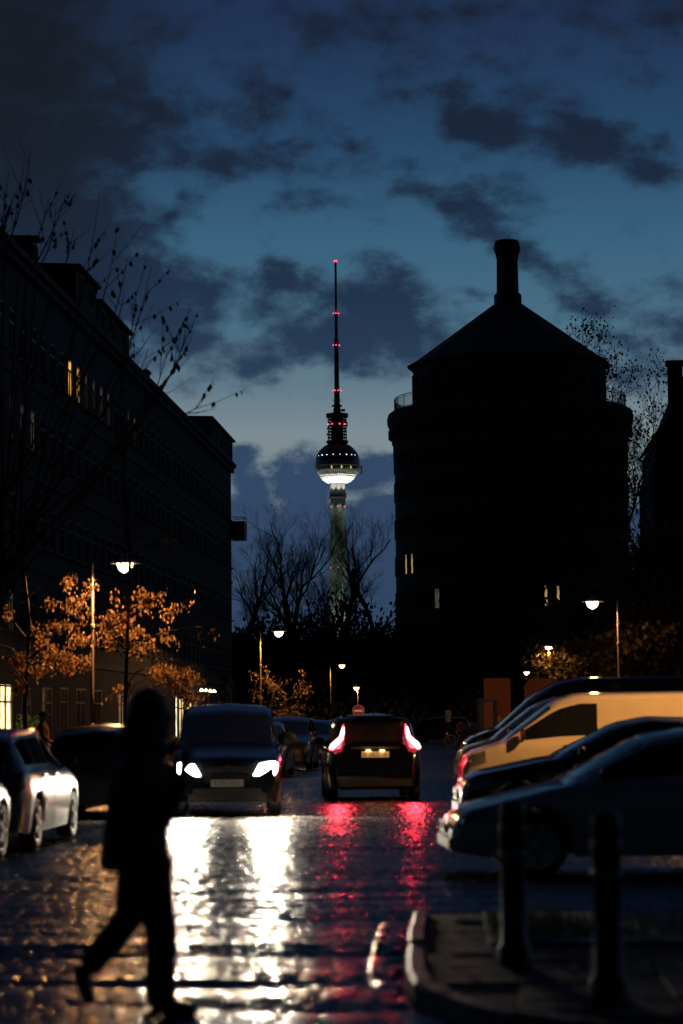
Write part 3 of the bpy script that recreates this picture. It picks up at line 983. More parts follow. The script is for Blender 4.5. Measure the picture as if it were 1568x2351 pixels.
# ------------------------------------------------------------------ street lamps
M_pole = mat('grey green lamp paint', (.20, .17, .13), .55, var=.15, scale=4)
M_bulb = mat('glowing lamp bowl', (.9, .8, .6), .4, emit=(1.0, .60, .30), estr=9)
SODIUM = (1.0, .47, .16)
def street_lamp(label, x, y, zl=5.5, side=1, arm=.87, power=900.0, zbase=.09, color=None, cone=176):
    """side +1: the bowl hangs to the right of the pole"""
    t = thing('street_lamp', label, 'street lamp', (x, y, zbase), 0, 'street lamps along the road')
    zl -= zbase
    px = -side*arm
    MB().lathe([(.14, 0), (.14, .05), (.105, .12), (.10, 1.18), (.135, 1.20), (.14, 1.24), (.10, 1.33), (.062, 1.38), (.055, 1.42)], 14, (px, 0, 0)).build('base', M_pole, t, smooth=True)
    po = MB().tube([(px, 0, 1.35), (px, 0, 2.2), (px, 0, 3.9), (px, 0, zl+.10)], [.055, .052, .048, .04], 10)
    po.build('pole', M_pole, t, smooth=True)
    MB().lathe([(.05, 3.86), (.075, 3.9), (.075, 3.96), (.05, 4.0)], 12, (px, 0, 0)).build('collar', M_pole, t)
    pts = []
    for k in range(13):
        a = math.pi*k/12
        pts.append((px + side*arm/2*(1-math.cos(a)), 0, zl+.10 + .36*math.sin(a) + (0.16*k/12)))
    MB().tube(pts, .024, 6).build('arm', mat('lamp arm darkened as unlit', (.008, .008, .008), .8, spec=.1), t, smooth=True)  # arm coloured near black to imitate being unlit above the lamp shade
    MB().lathe([(.001, .30), (.05, .29), (.07, .20), (.12, .15), (.37, .05), (.385, .03), (.37, .035), (.13, .09), (.001, .1)], 22, (0, 0, zl)).build('shade', mat('enamel shade', (.45, .42, .36), .4), t, smooth=True)
    MB().lathe([(.215, .055), (.215, .03), (.195, -.06), (.14, -.15), (.06, -.205), (.001, -.215)], 18, (0, 0, zl)).build('glass_bowl', M_bulb, t, smooth=True)
    lamp('lamp_light', 'SPOT', t, (0, 0, zl-.27), color or SODIUM, power, .12, angle=R(cone), blend=.04)
    return t
LA = [(287, 1297, 62.6), (640, 1452, 111.0), (785, 1528, 176.0)]
lab = ['tall street lamp among the orange lit leaves on the left pavement', 'street lamp above the small lit tree behind the dark oncoming van', 'slender lamp further down the left side with a round sign behind']
for (px, py, Y), lb, pw in zip(LA, lab, (1500, 700, 400)):
    p = at(px, py, Y)
    street_lamp(lb, p.x, Y, p.z, 1, .87, pw)
p = at(818, 1579, 186.0)
street_lamp('smallest lamp straight above the no entry sign', p.x, 186, p.z, -1, .12, 350)
RA = [(1360, 1384, 83.6), (1260, 1486, 137.0), (1209, 1544, 186.0)]
lab = ['largest right-hand lamp in front of the dark leafy crowns', 'right-hand lamp lighting the yellow maple leaves', 'far right-hand lamp just above the red trailer']
for (px, py, Y), lb, pw in zip(RA, lab, (330, 330, 150)):
    p = at(px, py, Y)
    street_lamp(lb, p.x, Y, p.z, -1, .87, pw)
street_lamp('near lamp of the right-hand row beside the parked white van', 4.9, 39.6, 5.45, -1, .87, 1800, color=(1.0, .44, .12), cone=142)

# ------------------------------------------------------------------ trees
M_bark = mat('dark wet bark', (.045, .036, .028), .8, var=.3, scale=5, bump=.4, bscale=25)
M_leafo = mat('autumn leaf', (.34, .195, .085), .5, island=.65, trans=.5)
M_leafm = mat('maple leaf', (.10, .075, .026), .5, island=.5, trans=.45)
M_leafd = mat('dark leaf', (.028, .030, .015), .6, island=.4, trans=.25)
def grow(trunk, twig, tips, p, d, ln, r, lv, maxlv, rnd, up=.12, spread=.75, n_child=(4, 6), kids0=.3, sides=3, shrink=.62, jit=.16, rmin=.004):
    seg = 5 if lv < 2 else (4 if lv < maxlv else 3)
    pts, rad = [p.copy()], [r]
    q, dd = p.copy(), d.copy()
    dirs = [dd.copy()]
    for i in range(seg):
        dd = (dd + Vector((rnd.gauss(0, jit), rnd.gauss(0, jit), rnd.gauss(0, jit*.7) + up))).normalized()
        q = q + dd*(ln/seg)
        pts.append(q.copy()); dirs.append(dd.copy())
        rad.append(r*(1 - .62*(i+1)/seg))
    (trunk if lv == 0 or (lv == 1 and r > .06) else twig).tube(pts, rad, 8 if lv == 0 else (5 if lv == 1 else sides), caps=False)
    if lv >= maxlv - 1:
        tips.append((pts[-1], dirs[-1])); tips.append((pts[-2], dirs[-2]))
        if lv == maxlv:
            return
    n = rnd.randint(*n_child)
    for k in range(n):
        t = kids0 + (1-kids0)*(k + rnd.random()*.8)/n
        t = min(t, .999)*seg
        i = int(t); f = t - i
        b = pts[i].lerp(pts[i+1], f)
        base = dirs[i+1]
        perp = base.orthogonal().normalized()
        perp.rotate(Matrix.Rotation(k*2.4 + rnd.random()*1.5, 3, base))
        ang = spread*rnd.uniform(.65, 1.15)
        nd = (base*math.cos(ang) + perp*math.sin(ang)).normalized()
        rr = rad[i]*(1-f) + rad[i+1]*f
        grow(trunk, twig, tips, b, nd, ln*shrink*rnd.uniform(.75, 1.15)*(1.05 - .3*t/seg), max(rmin, min(rr*.62, r*.55)), lv+1, maxlv, rnd, up, spread, n_child, .2, sides, shrink, jit, rmin)
def leaf_quad(mb, c, s, rnd, drop=.5, shape='oval'):
    n = Vector((rnd.gauss(0, 1), rnd.gauss(0, 1), rnd.gauss(0, .7))).normalized()
    ax = Vector((rnd.gauss(0, .5), rnd.gauss(0, .5), -drop - rnd.random())).normalized()
    sd = ax.cross(n)
    if sd.length < 1e-3:
        return
    sd.normalize()
    l, w = s, s*.30
    if shape == 'oval':
        pts = [c, c + ax*l*.3 + sd*w, c + ax*l*.7 + sd*w*.85, c + ax*l, c + ax*l*.7 - sd*w*.85, c + ax*l*.3 - sd*w]
    else:
        pts = []
        for i, rr in enumerate((.5, .95, .5, 1.0, .52, 1.1, .52, 1.0, .5, .95)):
            a = i*math.pi/5
            pts.append(c + (ax*math.cos(a) + sd*math.sin(a))*l*.5*rr)
    mb.add(pts, [tuple(range(len(pts)))])
def tree(name, label, loc, h, rnd, lv=4, ln=None, r=.16, leaves=0, leaf_s=.1, leafm=None, cond=None, group=None, leafshape='oval', cluster=3, lean=(0, 0), fork=None, scatter=.12, **kw):
    t = thing(name, label, 'tree', loc, 0, group)
    tr, tw, tips = MB(), MB(), []
    grow(tr, tw, tips, Vector((0, 0, -.2)), Vector((lean[0], lean[1], 1)).normalized(), ln or h*.55, r, 0, lv, rnd, **kw)
    tr.build('trunk', M_bark, t, smooth=True, fixn=False)
    cr = tw.build('crown', M_bark, t, fixn=False)
    if leaves:
        lf = MB()
        cand = [c for c in tips if cond is None or cond(Vector(loc) + c[0])]
        if cand:
            for k in range(leaves):
                c, d = rnd.choice(cand)
                for j in range(rnd.randint(1, cluster)):
                    leaf_quad(lf, c + Vector((rnd.gauss(0, scatter), rnd.gauss(0, scatter), rnd.gauss(0, scatter*.8))), leaf_s*rnd.uniform(.7, 1.25), rnd, shape=leafshape)
            struct(lf.build('foliage', leafm, cr, fixn=False), 'stuff')
    return t, tips
rnd = random.Random(11)
# big left street tree: bare whips above, hanging orange leaves round the lamp below
def place(px, Y, z=.09):
    return (gx(px, Y), Y, z)
def spray_tree(label, px0, Y, top_py, sprays, seed, r=.11):
    """street tree with a straight stem and drooping leafy side branches; sprays: (start px,py, end px,py, leaves)"""
    rs = random.Random(seed)
    loc = place(px0, Y)
    b = Vector(loc)
    t = thing('street_tree', label, 'tree', loc, 0)
    tr, tw, lf = MB(), MB(), MB()
    H = at(px0, top_py, Y).z - b.z
    stem = [Vector((rs.gauss(0, .03)*k, rs.gauss(0, .03)*k, -.2 + (H+.2)*k/6)) for k in range(7)]
    tr.tube(stem, [r, r*.85, r*.75, r*.62, r*.5, r*.36, r*.2], 8)
    for ax, ay, bx, by, n in sprays:
        Yb = Y + rs.uniform(-.9, 1.1)
        a = at(ax, ay, Y + (Yb-Y)*.3) - b
        e = at(bx, by, Yb) - b
        s0 = Vector((0, 0, max(1.6, min(H*.95, a.z - .5))))
        tw.tube([s0, s0.lerp(a, .55) + Vector((0, 0, .12)), a], [r*.35, .022, .016], 5, caps=False)
        mid = a.lerp(e, .5) + Vector((0, rs.gauss(0, .12), .10))
        path = [((1-q)**2)*a + 2*q*(1-q)*mid + q*q*e for q in np.linspace(0, 1, 7)]
        tw.tube(path, list(np.linspace(.016, .004, 7)), 4, caps=False)
        for k in range(max(3, n//9)):
            q = rs.uniform(.05, 1); p = ((1-q)**2)*a + 2*q*(1-q)*mid + q*q*e
            d = (e - a).normalized()*.5 + Vector((rs.gauss(0, .5), rs.gauss(0, .6), rs.gauss(-.15, .45)))
            p2 = p + d.normalized()*rs.uniform(.15, .5)
            tw.tube([p, p.lerp(p2, .6) + Vector((0, 0, .02)), p2], [.006, .004, .003], 3, caps=False)
            for j in range(4*n//max(3, n//9) + 1):
                leaf_quad(lf, p.lerp(p2, rs.uniform(.1, 1)) + Vector((rs.gauss(0, .08), rs.gauss(0, .10), rs.gauss(0, .08))), rs.uniform(.055, .105), rs, drop=1.3)
    for k in range(26):       # bare twigs above
        z0 = rs.uniform(.45, .98)*H
        a = rs.uniform(0, 6.28); ln = rs.uniform(.8, 2.2)*(1.15 - z0/H*.6)
        p0 = Vector((0, 0, z0)); p2 = p0 + Vector((math.cos(a)*ln*.7, math.sin(a)*ln*.7, ln*.8))
        tw.tube([p0, p0.lerp(p2, .5) + Vector((0, 0, -.1)), p2], [.02, .012, .004], 4, caps=False)
        for j in range(3):
            q = p0.lerp(p2, rs.uniform(.4, .9)); e = q + Vector((rs.gauss(0, .3), rs.gauss(0, .3), rs.uniform(.1, .5)))
            tw.tube([q, e], [.006, .003], 3, caps=False)
    tr.build('trunk', M_bark, t, smooth=True, fixn=False)
    cr = tw.build('crown', M_bark, t, fixn=False)
    struct(lf.build('foliage', M_leafo, cr, fixn=False), 'stuff')
    return t
spray_tree('left street tree behind the lamp with sprays of glowing orange leaves', 288, 60.6, 760,
    [(225, 1445, 395, 1342, 100), (230, 1415, 300, 1418, 55), (250, 1455, 350, 1440, 40), (240, 1470, 300, 1480, 45), (300, 1500, 378, 1470, 26), (330, 1560, 455, 1528, 75), (330, 1535, 440, 1558, 60), (375, 1570, 450, 1598, 55),
     (300, 1480, 320, 1500, 16), (380, 1435, 402, 1392, 12), (400, 1400, 440, 1375, 5), (450, 1440, 480, 1450, 4), (260, 1390, 270, 1340, 7), (300, 1570, 262, 1590, 14), (300, 1350, 330, 1365, 5), (370, 1245, 385, 1240, 6)], 4, .06)
spray_tree('nearest left street tree, its orange leaves hanging left of the lamp post', 60, 60.4, 700,
    [(100, 1440, 215, 1430, 60), (120, 1380, 210, 1395, 50), (130, 1330, 220, 1345, 34), (70, 1470, 205, 1530, 110), (90, 1500, 170, 1545, 60), (40, 1500, 100, 1560, 40), (20, 1540, 60, 1585, 30), (0, 1480, 50, 1520, 40), (150, 1470, 215, 1480, 40), (10, 1420, 90, 1460, 30)], 6, .07)
tree('street_tree', 'small left tree with copper leaves under the second lamp', place(596, 110.2), 5, random.Random(8), lv=4, ln=3.6, r=.09, leaves=420, leaf_s=.11, leafm=M_leafo, cond=lambda p: p.z < 5.3, cluster=2, up=.05, spread=.95, n_child=(4, 6), shrink=.55, kids0=.35, scatter=.09)
# long bare shoots rising over the left roofs
sh = thing('street_tree', 'tall bare left tree whose shoots stand out against the sky over the roofs', 'tree', place(-40, 47.0))
tr, tw, lf = MB(), MB(), MB()
base = Vector(sh.location)
tr.tube([(0, 0, -.2), (.05, 0, 2.0), (.2, .1, 4.2), (.35, .2, 6.0)], [.17, .14, .12, .10], 8)
rs = random.Random(3)
def shoot(p0, p1, r0=.03, side=3):
    a, b = Vector(p0), Vector(p1)
    mid = a.lerp(b, .5) + Vector((rs.gauss(.12, .08), rs.gauss(0, .1), -abs(rs.gauss(.15, .1))))
    pts = [((1-t)**2)*a + 2*t*(1-t)*mid + t*t*b for t in np.linspace(0, 1, 8)]
    tw.tube(pts, list(np.linspace(r0, .005, 8)), 4, caps=False)
    for k in range(side):
        t = rs.uniform(.3, .9)
        q = ((1-t)**2)*a + 2*t*(1-t)*mid + t*t*b
        dirv = (b - a).normalized()
        e = q + (dirv + Vector((rs.gauss(0, .55), rs.gauss(0, .3), rs.gauss(.1, .3)))).normalized()*rs.uniform(.4, 1.2)
        tw.tube([q, q.lerp(e, .5) + Vector((0, 0, -.03)), e], [r0*.45, .007, .004], 3, caps=False)
        if rs.random() < .75:
            for j in range(rs.randint(2, 5)):
                leaf_quad(lf, q.lerp(e, rs.uniform(.3, 1)), .11*rs.uniform(.8, 1.3), rs, drop=1.5)
def loc_at(px, py, Y):
    return at(px, py, Y) - base
hub = Vector((.35, .2, 6.0))
SH = [((-30, 760), (55, 370)), ((-20, 700), (20, 395)), ((-40, 640), (35, 440)), ((40, 640), (112, 455)), ((60, 640), (152, 440)), ((85, 620), (128, 470)),
      ((130, 900), (228, 450)), ((200, 800), (262, 575)), ((205, 830), (292, 590)), ((110, 700), (170, 520)), ((230, 960), (347, 612)), ((270, 840), (300, 690)),
      ((250, 930), (340, 800)), ((300, 1000), (438, 742)), ((340, 930), (425, 770)), ((330, 960), (385, 800)), ((360, 960), (462, 925)), ((-10, 620), (70, 345)), ((250, 760), (285, 668)),
      ((350, 900), (412, 820)), ((5, 760), (10, 430)), ((160, 820), (180, 600))]
for (ax_, ay_), (bx_, by_) in SH:
    Y0 = 47 + rs.gauss(0, .8)
    a = loc_at(ax_, ay_, Y0); b = loc_at(bx_, by_, Y0 + rs.gauss(0, .6))
    m0 = hub + Vector((rs.gauss(0, .1), rs.gauss(0, .1), rs.uniform(-2.5, .0)))
    tw.tube([m0, m0.lerp(a, .5) + Vector((0, 0, -.15)), a], [.03, .024, .02], 5, caps=False)
    shoot(a, b, .02, 4)
tr.build('trunk', M_bark, sh, smooth=True, fixn=False)
cr = tw.build('crown', M_bark, sh, fixn=False)
struct(lf.build('foliage', M_leafd, cr, fixn=False), 'stuff')

# right-hand leafy trees
rl_ = random.Random(21)
tree('maple_tree', 'maple with yellow lit leaves around the middle right-hand lamp', place(1350, 140.5), 12, random.Random(22), lv=4, ln=6.5, r=.17, leaves=5200, leaf_s=.26, leafm=M_leafm, cluster=3, up=.06, spread=.85, n_child=(5, 6), shrink=.62, leafshape='maple', scatter=.4, kids0=.28)
tree('maple_tree', 'dark leafy maple behind the largest right-hand lamp', place(1465, 104.0), 12, random.Random(24), lv=4, ln=6.0, r=.17, leaves=6200, leaf_s=.24, leafm=M_leafm, cluster=3, up=.06, spread=.85, n_child=(5, 6), shrink=.64, leafshape='maple', scatter=.4, kids0=.3)
tree('maple_tree', 'dark leafy maple at the right edge beyond the white van roof', place(1600, 90.0), 12, random.Random(27), lv=4, ln=5.6, r=.16, leaves=5200, leaf_s=.24, leafm=M_leafm, cluster=3, up=.06, spread=.85, n_child=(5, 6), shrink=.64, leafshape='maple', scatter=.4, kids0=.35)
tree('park_tree', 'half bare tree against the sky between the water tower and the gabled house', place(1525, 146.0), 24, random.Random(40), lv=5, ln=18.5, r=.26, leaves=2600, leaf_s=.2, leafm=M_leafd, cluster=2, up=.10, spread=.66, n_child=(5, 6), shrink=.60, kids0=.25, scatter=.35, rmin=.013)
# bare park trees on the hill in front of the television tower
def bare(label, px, Y, ztop_py, seed, **kw):
    x = gx(px, Y)
    zb_ = hill_z(x, Y)
    h = at(px, ztop_py, Y).z - zb_
    return tree('park_tree', label, (x, Y, zb_), h, random.Random(seed), lv=5, ln=h*.60, r=h*.020, n_child=(4, 6), group='bare trees on the hill', **kw)
KW = dict(up=.13, spread=.62, shrink=.63, kids0=.34, jit=.15, rmin=.006)
bare('bare forked park tree standing straight in front of the lit tower shaft', 776, 212, 1105, 51, **KW)
bare('bare park tree left of the tower shaft, taller of two side by side', 690, 216, 1120, 53, **KW)
bare('bare park tree at the middle of the gap, left of the taller one', 640, 208, 1140, 56, **KW)
bare('bare park tree close to the balcony of the corner block', 565, 222, 1175, 57, **KW)
bare('bare park tree just left of the water tower wall', 868, 226, 1180, 58, **KW)
bare('low bare park tree half hidden at the foot of the tower shaft', 735, 200, 1225, 60, **KW)
bare('low bare park tree to the right of the tower shaft', 835, 203, 1235, 61, **KW)
bare('low bare park tree by the end of the left blocks', 600, 202, 1255, 62, **KW)
# undergrowth and evergreen mass on the slope
us = MB()
ru = random.Random(9)
for k in range(30000):
    Y = ru.uniform(192, 240)
    x = ru.uniform(gx(420, Y), gx(1640, Y))
    hh = 2.8 + 1.0*math.sin(x*.33) + .6*math.sin(x*.9 + 2) + (2.6 if x > 9 else 0)
    z = hill_z(x, Y) + abs(ru.gauss(0, .55))*hh
    z = min(z, hill_z(x, Y) + hh*1.5)
    leaf_quad(us, Vector((x, Y, z)), ru.uniform(.25, .6), ru)
struct(tag(us.build('undergrowth', M_leafd, fixn=False), 'dark undergrowth covering the slope under the bare trees', 'shrubs'), 'stuff')
# potted shrub by the lit shop window
pb = (XF + .95, 75.2, 0)
ps = thing('potted_shrub', 'green leafy shrub in a tub beside the lit shop window at the left edge', 'plant', (pb[0], 75.2, .09))
MB().lathe([(.24, 0), (.30, .45), (.32, .5), (.27, .5), (.25, .42), (.001, .42)], 14).build('tub', M_shopfr, ps)
st, lf = MB(), MB()
for k in range(26):
    a = ru.uniform(0, 6.28); e = Vector((math.cos(a)*ru.uniform(.08, .45), math.sin(a)*ru.uniform(.08, .45), ru.uniform(.9, 1.72)))
    st.tube([(0, 0, .4), e*.5 + Vector((0, 0, .25)), e], [.012, .008, .004], 4, caps=False)
    for j in range(22):
        q = Vector((0, 0, .4)).lerp(e, ru.uniform(.4, 1)) + Vector((ru.gauss(0, .05), ru.gauss(0, .05), ru.gauss(0, .05)))
        leaf_quad(lf, q, ru.uniform(.06, .11), ru, drop=0)
st.build('stem', M_bark, ps, fixn=False)
struct(lf.build('foliage', mat('green leaf', (.24, .40, .10), .4, island=.35, trans=.4), ps, fixn=False), 'stuff')
# ------------------------------------------------------------------ vehicles
def paint(name, c, rough=.28, metal=.3):
    return mat(name, c, rough, metal=metal, var=.05, scale=2, coat=.8, bump=.03, bscale=6)
P_navy = paint('dark blue car paint', (.005, .0065, .008), .2)
P_black = paint('black car paint', (.003, .003, .004), .10, 0)
P_silver = paint('silver car paint', (.15, .15, .155), .32, .6)
P_grey = paint('grey car paint', (.50, .48, .49), .42, .1)
P_dark = paint('dark grey car paint', (.03, .032, .04))
P_blue = paint('dark blue-black car paint', (.022, .026, .042))
P_white = paint('white van paint', (.64, .58, .46), .32, 0)
P_cream = paint('cream van paint', (.55, .52, .44), .32, 0)
M_glass = mat('car glass', (.010, .012, .015), .04, spec=.7)
M_tyre = mat('tyre rubber', (.018, .018, .018), .75, bump=.2)
M_rim = mat('alloy rim', (.55, .55, .55), .3, metal=.85)
M_plast = mat('black trim plastic', (.018, .018, .02), .5)
M_chrome = mat('chrome', (.7, .7, .7), .15, metal=1.0)
M_headoff = mat('unlit headlamp glass', (.25, .26, .27), .12, metal=.4, spec=.8)
M_tailoff = mat('unlit tail lamp', (.18, .012, .012), .2)
M_amber = mat('amber indicator', (.6, .25, .03), .2)
M_plate = mat('number plate', (.42, .41, .37), .5, var=.05)
M_ink = mat('plate lettering', (.02, .02, .02), .6)
M_headon = mat('shining headlamp', (.9, .9, .9), .3, emit=(1.0, .93, .80), estr=45)
M_tailon = mat('shining tail lamp', (.6, .02, .03), .3, emit=(1.0, .06, .09), estr=5)
M_tailhot = mat('tail lamp light guide', (.9, .3, .3), .3, emit=(1.0, .30, .28), estr=14)

def sm(xs, ys, q, s=.035):
    """piecewise-linear curve, rounded"""
    acc = 0
    for k, w in ((-2, .06), (-1, .24), (0, .4), (1, .24), (2, .06)):
        acc = acc + w*np.interp(q + k*s, xs, ys)
    return acc
HATCH = dict(L=4.25, W=1.78, deck=[(2.12, .50), (2.08, .66), (1.95, .75), (1.15, .93), (.85, .97), (-1.6, 1.0), (-1.95, 1.0), (-2.06, .92), (-2.12, .62)],
             top=[(.98, .95), (.15, 1.40), (-.35, 1.47), (-1.2, 1.44), (-1.72, 1.36), (-2.02, .98)], sill=.2, axle=(1.32, -1.28), wr=.315,
             win=[(.62, -.28), (-.36, -1.12), (-1.2, -1.62)], doors=[(.72, -.30), (-.32, -1.1)])
WAGON = dict(L=4.6, W=1.78, deck=[(2.3, .48), (2.25, .64), (2.1, .73), (1.25, .92), (.95, .95), (-1.7, .98), (-2.1, .98), (-2.24, .9), (-2.3, .6)],
             top=[(1.08, .93), (.25, 1.37), (-.25, 1.45), (-1.4, 1.43), (-1.95, 1.36), (-2.22, .96)], sill=.2, axle=(1.42, -1.3), wr=.315,
             win=[(.72, -.22), (-.30, -1.10), (-1.18, -1.92)], doors=[(.80, -.26), (-.28, -1.1)])
MPV = dict(L=4.4, W=1.79, deck=[(2.2, .50), (2.17, .74), (2.08, .90), (1.5, 1.04), (1.2, 1.10), (-1.9, 1.10), (-2.1, 1.08), (-2.17, .95), (-2.2, .6)],
           top=[(1.35, 1.08), (.45, 1.66), (.0, 1.78), (-1.6, 1.80), (-2.02, 1.74), (-2.14, 1.08)], sill=.2, axle=(1.36, -1.32), wr=.32,
           win=[(.95, -.05), (-.14, -1.0), (-1.1, -1.95)], doors=[(1.0, -.08), (-.12, -1.05)], roofw=.80)
TALLH = dict(L=4.2, W=1.80, deck=[(2.1, .55), (2.06, .74), (1.92, .84), (1.2, 1.0), (.95, 1.03), (-1.6, 1.04), (-1.92, 1.02), (-2.04, .96), (-2.1, .62)],
             top=[(1.08, 1.02), (.2, 1.50), (-.3, 1.60), (-1.3, 1.60), (-1.78, 1.54), (-2.02, 1.0)], sill=.22, axle=(1.28, -1.26), wr=.33,
             win=[(.72, -.22), (-.30, -1.08), (-1.16, -1.66)], doors=[(.8, -.26), (-.28, -1.06)], roofw=.74)
SEDAN = dict(L=4.6, W=1.8, deck=[(2.3, .50), (2.25, .66), (2.1, .76), (1.15, .95), (.85, .98), (-1.4, 1.0), (-2.1, 1.02), (-2.24, .96), (-2.3, .62)],
             top=[(1.0, .96), (.1, 1.42), (-.35, 1.50), (-.9, 1.48), (-1.3, 1.40), (-1.95, 1.02)], sill=.2, axle=(1.42, -1.38), wr=.32,
             win=[(.62, -.30), (-.38, -1.25)], doors=[(.72, -.32), (-.34, -1.2)])
VAN = dict(L=4.9, W=1.9, deck=[(2.45, .50), (2.42, .74), (2.3, .90), (1.75, 1.07), (1.45, 1.10), (-2.2, 1.12), (-2.38, 1.1), (-2.43, 1.0), (-2.45, .6)],
           top=[(1.72, 1.06), (.75, 1.80), (.35, 1.93), (-2.1, 1.95), (-2.33, 1.90), (-2.44, 1.2)], sill=.24, axle=(1.55, -1.40), wr=.33,
           win=[(1.34, .02)], doors=[(1.42, -.04), (-.06, -1.15)], panels=[(-.10, -1.10, 4.14, 4.86), (-1.22, -2.2, 4.14, 4.86)], roofw=.86)
SPRINT = dict(L=5.7, W=1.99, deck=[(2.85, .50), (2.82, .86), (2.7, 1.05), (2.15, 1.26), (1.85, 1.30), (-2.6, 1.30), (-2.76, 1.28), (-2.83, 1.2), (-2.85, .6)],
              top=[(2.05, 1.26), (1.2, 2.0), (.7, 2.28), (.2, 2.38), (-2.5, 2.40), (-2.74, 2.34), (-2.84, 1.3)], sill=.26, axle=(1.95, -1.6), wr=.34,
              win=[(1.62, .8)], doors=[(1.72, .75), (.72, -.5)], panels=[(.68, -.46, 4.12, 4.7), (-.56, -2.5, 4.12, 4.7)], roofw=.88)
def make_vehicle(name, label, cat, S, loc, rz, paintm, group=None, nose=None, lights='off', tails='off', rims=M_rim, plates=(None, None), amber=False, wheels=True, roofrail=False):
    t = thing(name, label, cat, loc, rz, group)
    Lh, W = S['L']/2, S['W']
    hw = W/2
    dx, dz_ = zip(*sorted(S['deck'])); tx, tz = zip(*sorted(S['top']))
    def D(y): return sm(dx, dz_, y)
    def G(y):
        d = D(y)
        g = sm(tx, tz, y, .03)
        g = np.where((y > tx[-1]) | (y < tx[0]), d, g)
        return np.maximum(g, d)
    pw = [(-Lh, .80), (-Lh+.05, .88), (-Lh+.16, .95), (-Lh+.5, .99), (0, 1.0), (Lh-.7, .985), (Lh-.3, .94), (Lh-.12, .87), (Lh-.04, .79), (Lh, .70)]
    def Wd(y): return hw*sm([a for a, b in pw], [b for a, b in pw], y, .02)
    RA_ = S['wr'] + .055
    def ZL(y):
        z = np.full_like(np.asarray(y, float), S['sill'])
        z = z + np.clip((np.abs(y) - (Lh-.35))/.35, 0, 1)*.06
        for ya in S['axle']:
            q = RA_**2 - (y-ya)**2
            z = np.where(q > 0, np.maximum(z, S['wr'] + np.sqrt(np.maximum(q, 0))), z)
        return z
    rw = S.get('roofw', .70)
    def section(y):
        y = float(y); ya = np.array([y])
        d, g, w, zl = float(D(ya)[0]), float(G(ya)[0]), float(Wd(ya)[0]), float(ZL(ya)[0])
        h = g - d
        k = min(1, max(0, h/.42)); k = k*k*(3-2*k)
        wrf = hw*rw*min(1, w/hw*1.03)
        zm = max(zl + .03, d*.55)
        P = [(w*.955, zl), (w*.995, max(zl+.015, min(zm, d-.1))), (w*1.0, max(zl+.02, d*.72)), (w*.975, max(zl+.03, d-.05)), (w*.93, d),
             ((1-k)*w*.82 + k*(wrf+.02), d + h*.90 + (1-k)*.012), ((1-k)*w*.58 + k*wrf*.90, d + h*.985 + .018*(1-k) + .005), (w*.0, g + .045)]
        return P
    cache = {}
    def surf(y, tt):
        ky = round(float(y), 4)
        if ky not in cache:
            cache[ky] = section(y)
        P = cache[ky]
        sgn = 1 if tt >= 0 else -1
        a = min(abs(tt), 6.9999)
        i = int(a); f = a - i
        x = P[i][0]*(1-f) + P[i+1][0]*f; z = P[i][1]*(1-f) + P[i+1][1]*f
        return Vector((sgn*x, y, z))
    ys = np.unique(np.concatenate([np.linspace(-Lh, Lh, 46), *[ya + RA_*np.cos(np.linspace(0, np.pi, 11)) for ya in S['axle']], [Lh-.02, Lh-.05, Lh-.09, -Lh+.02, -Lh+.05, -Lh+.1]]))
    ts = [0, .5, 1, 1.5, 2, 2.5, 3, 3.5, 4, 4.5, 5, 5.5, 6, 6.5, 7]
    ring = ts + [-a for a in ts[-2::-1]]
    ring = [a if a != 0 or i == 0 else -1e-9 for i, a in enumerate(ring)]
    mb = MB()
    n = len(ring)
    for y in ys:
        for a in ring:
            p = surf(y, a if a != -1e-9 else 0)
            if a == -1e-9:
                p.x = -p.x
            mb.v.append((p.x, p.y, p.z))
    for i in range(len(ys)-1):
        for k in range(n-1):
            a = i*n + k
            mb.f.append((a, a+1, a+n+1, a+n))
    mb.f.append(tuple(range(n))); mb.f.append(tuple((len(ys)-1)*n + k for k in range(n))[::-1])
    body = mb.build('body', paintm, t, smooth=True)
    smooth_by(body.data, 38)
    def patch(name, m, y0, y1, t0, t1, off=.006, parent=None, ny=8, nt=5, span=False, y0b=None, y1b=None):
        """panel lying just proud of the body between stations y0..y1 and section params t0..t1"""
        mb = MB()
        tt = [t0 + (t1-t0)*k/nt for k in range(nt+1)]
        if span:
            tt = tt + [-q for q in tt[-2::-1]] if abs(t1) >= 7 else tt
        gridp = []
        for j in range(ny+1):
            rowp = []
            for q in tt:
                f = (abs(q)-t0)/(t1-t0+1e-9)
                ya = y0 + ((y0b if y0b is not None else y0) - y0)*f
                yb = y1 + ((y1b if y1b is not None else y1) - y1)*f
                y = ya + (yb-ya)*j/ny
                p = surf(y, q)
                e = .01
                du = surf(min(Lh, y+e), q) - surf(max(-Lh, y-e), q)
                q2 = abs(q)
                s = 1 if q >= 0 else -1
                dv = surf(y, s*min(6.99, q2+.05)) - surf(y, s*max(0.0, q2-.05))
                nn = dv.cross(du)*(-s) if False else du.cross(dv)
                if nn.length < 1e-9:
                    nn = Vector((s, 0, 0))
                nn.normalize()
                if nn.dot(Vector((p.x, 0, p.z - .55))) < 0 and nn.dot(Vector((0, p.y, 0))) <= .5*abs(p.y):
                    nn = -nn
                rowp.append(p + nn*off)
            gridp.append(rowp)
        m_ = len(tt)
        for r_ in gridp:
            mb.v.extend([tuple(p) for p in r_])
        for j in range(ny):
            for k in range(m_-1):
                a = j*m_ + k
                mb.f.append((a, a+1, a+m_+1, a+m_))
        return mb.build(name, m, parent or t, smooth=True, fixn=False)
    # glass
    cow, hdr = max(tx), sorted(tx)[-2]
    fr = cow - (cow - hdr)*.10; fb = hdr + (cow-hdr)*.10
    patch('windscreen', M_glass, fb, fr, 5.35, 7.0, .007, ny=8, nt=5, span=True)
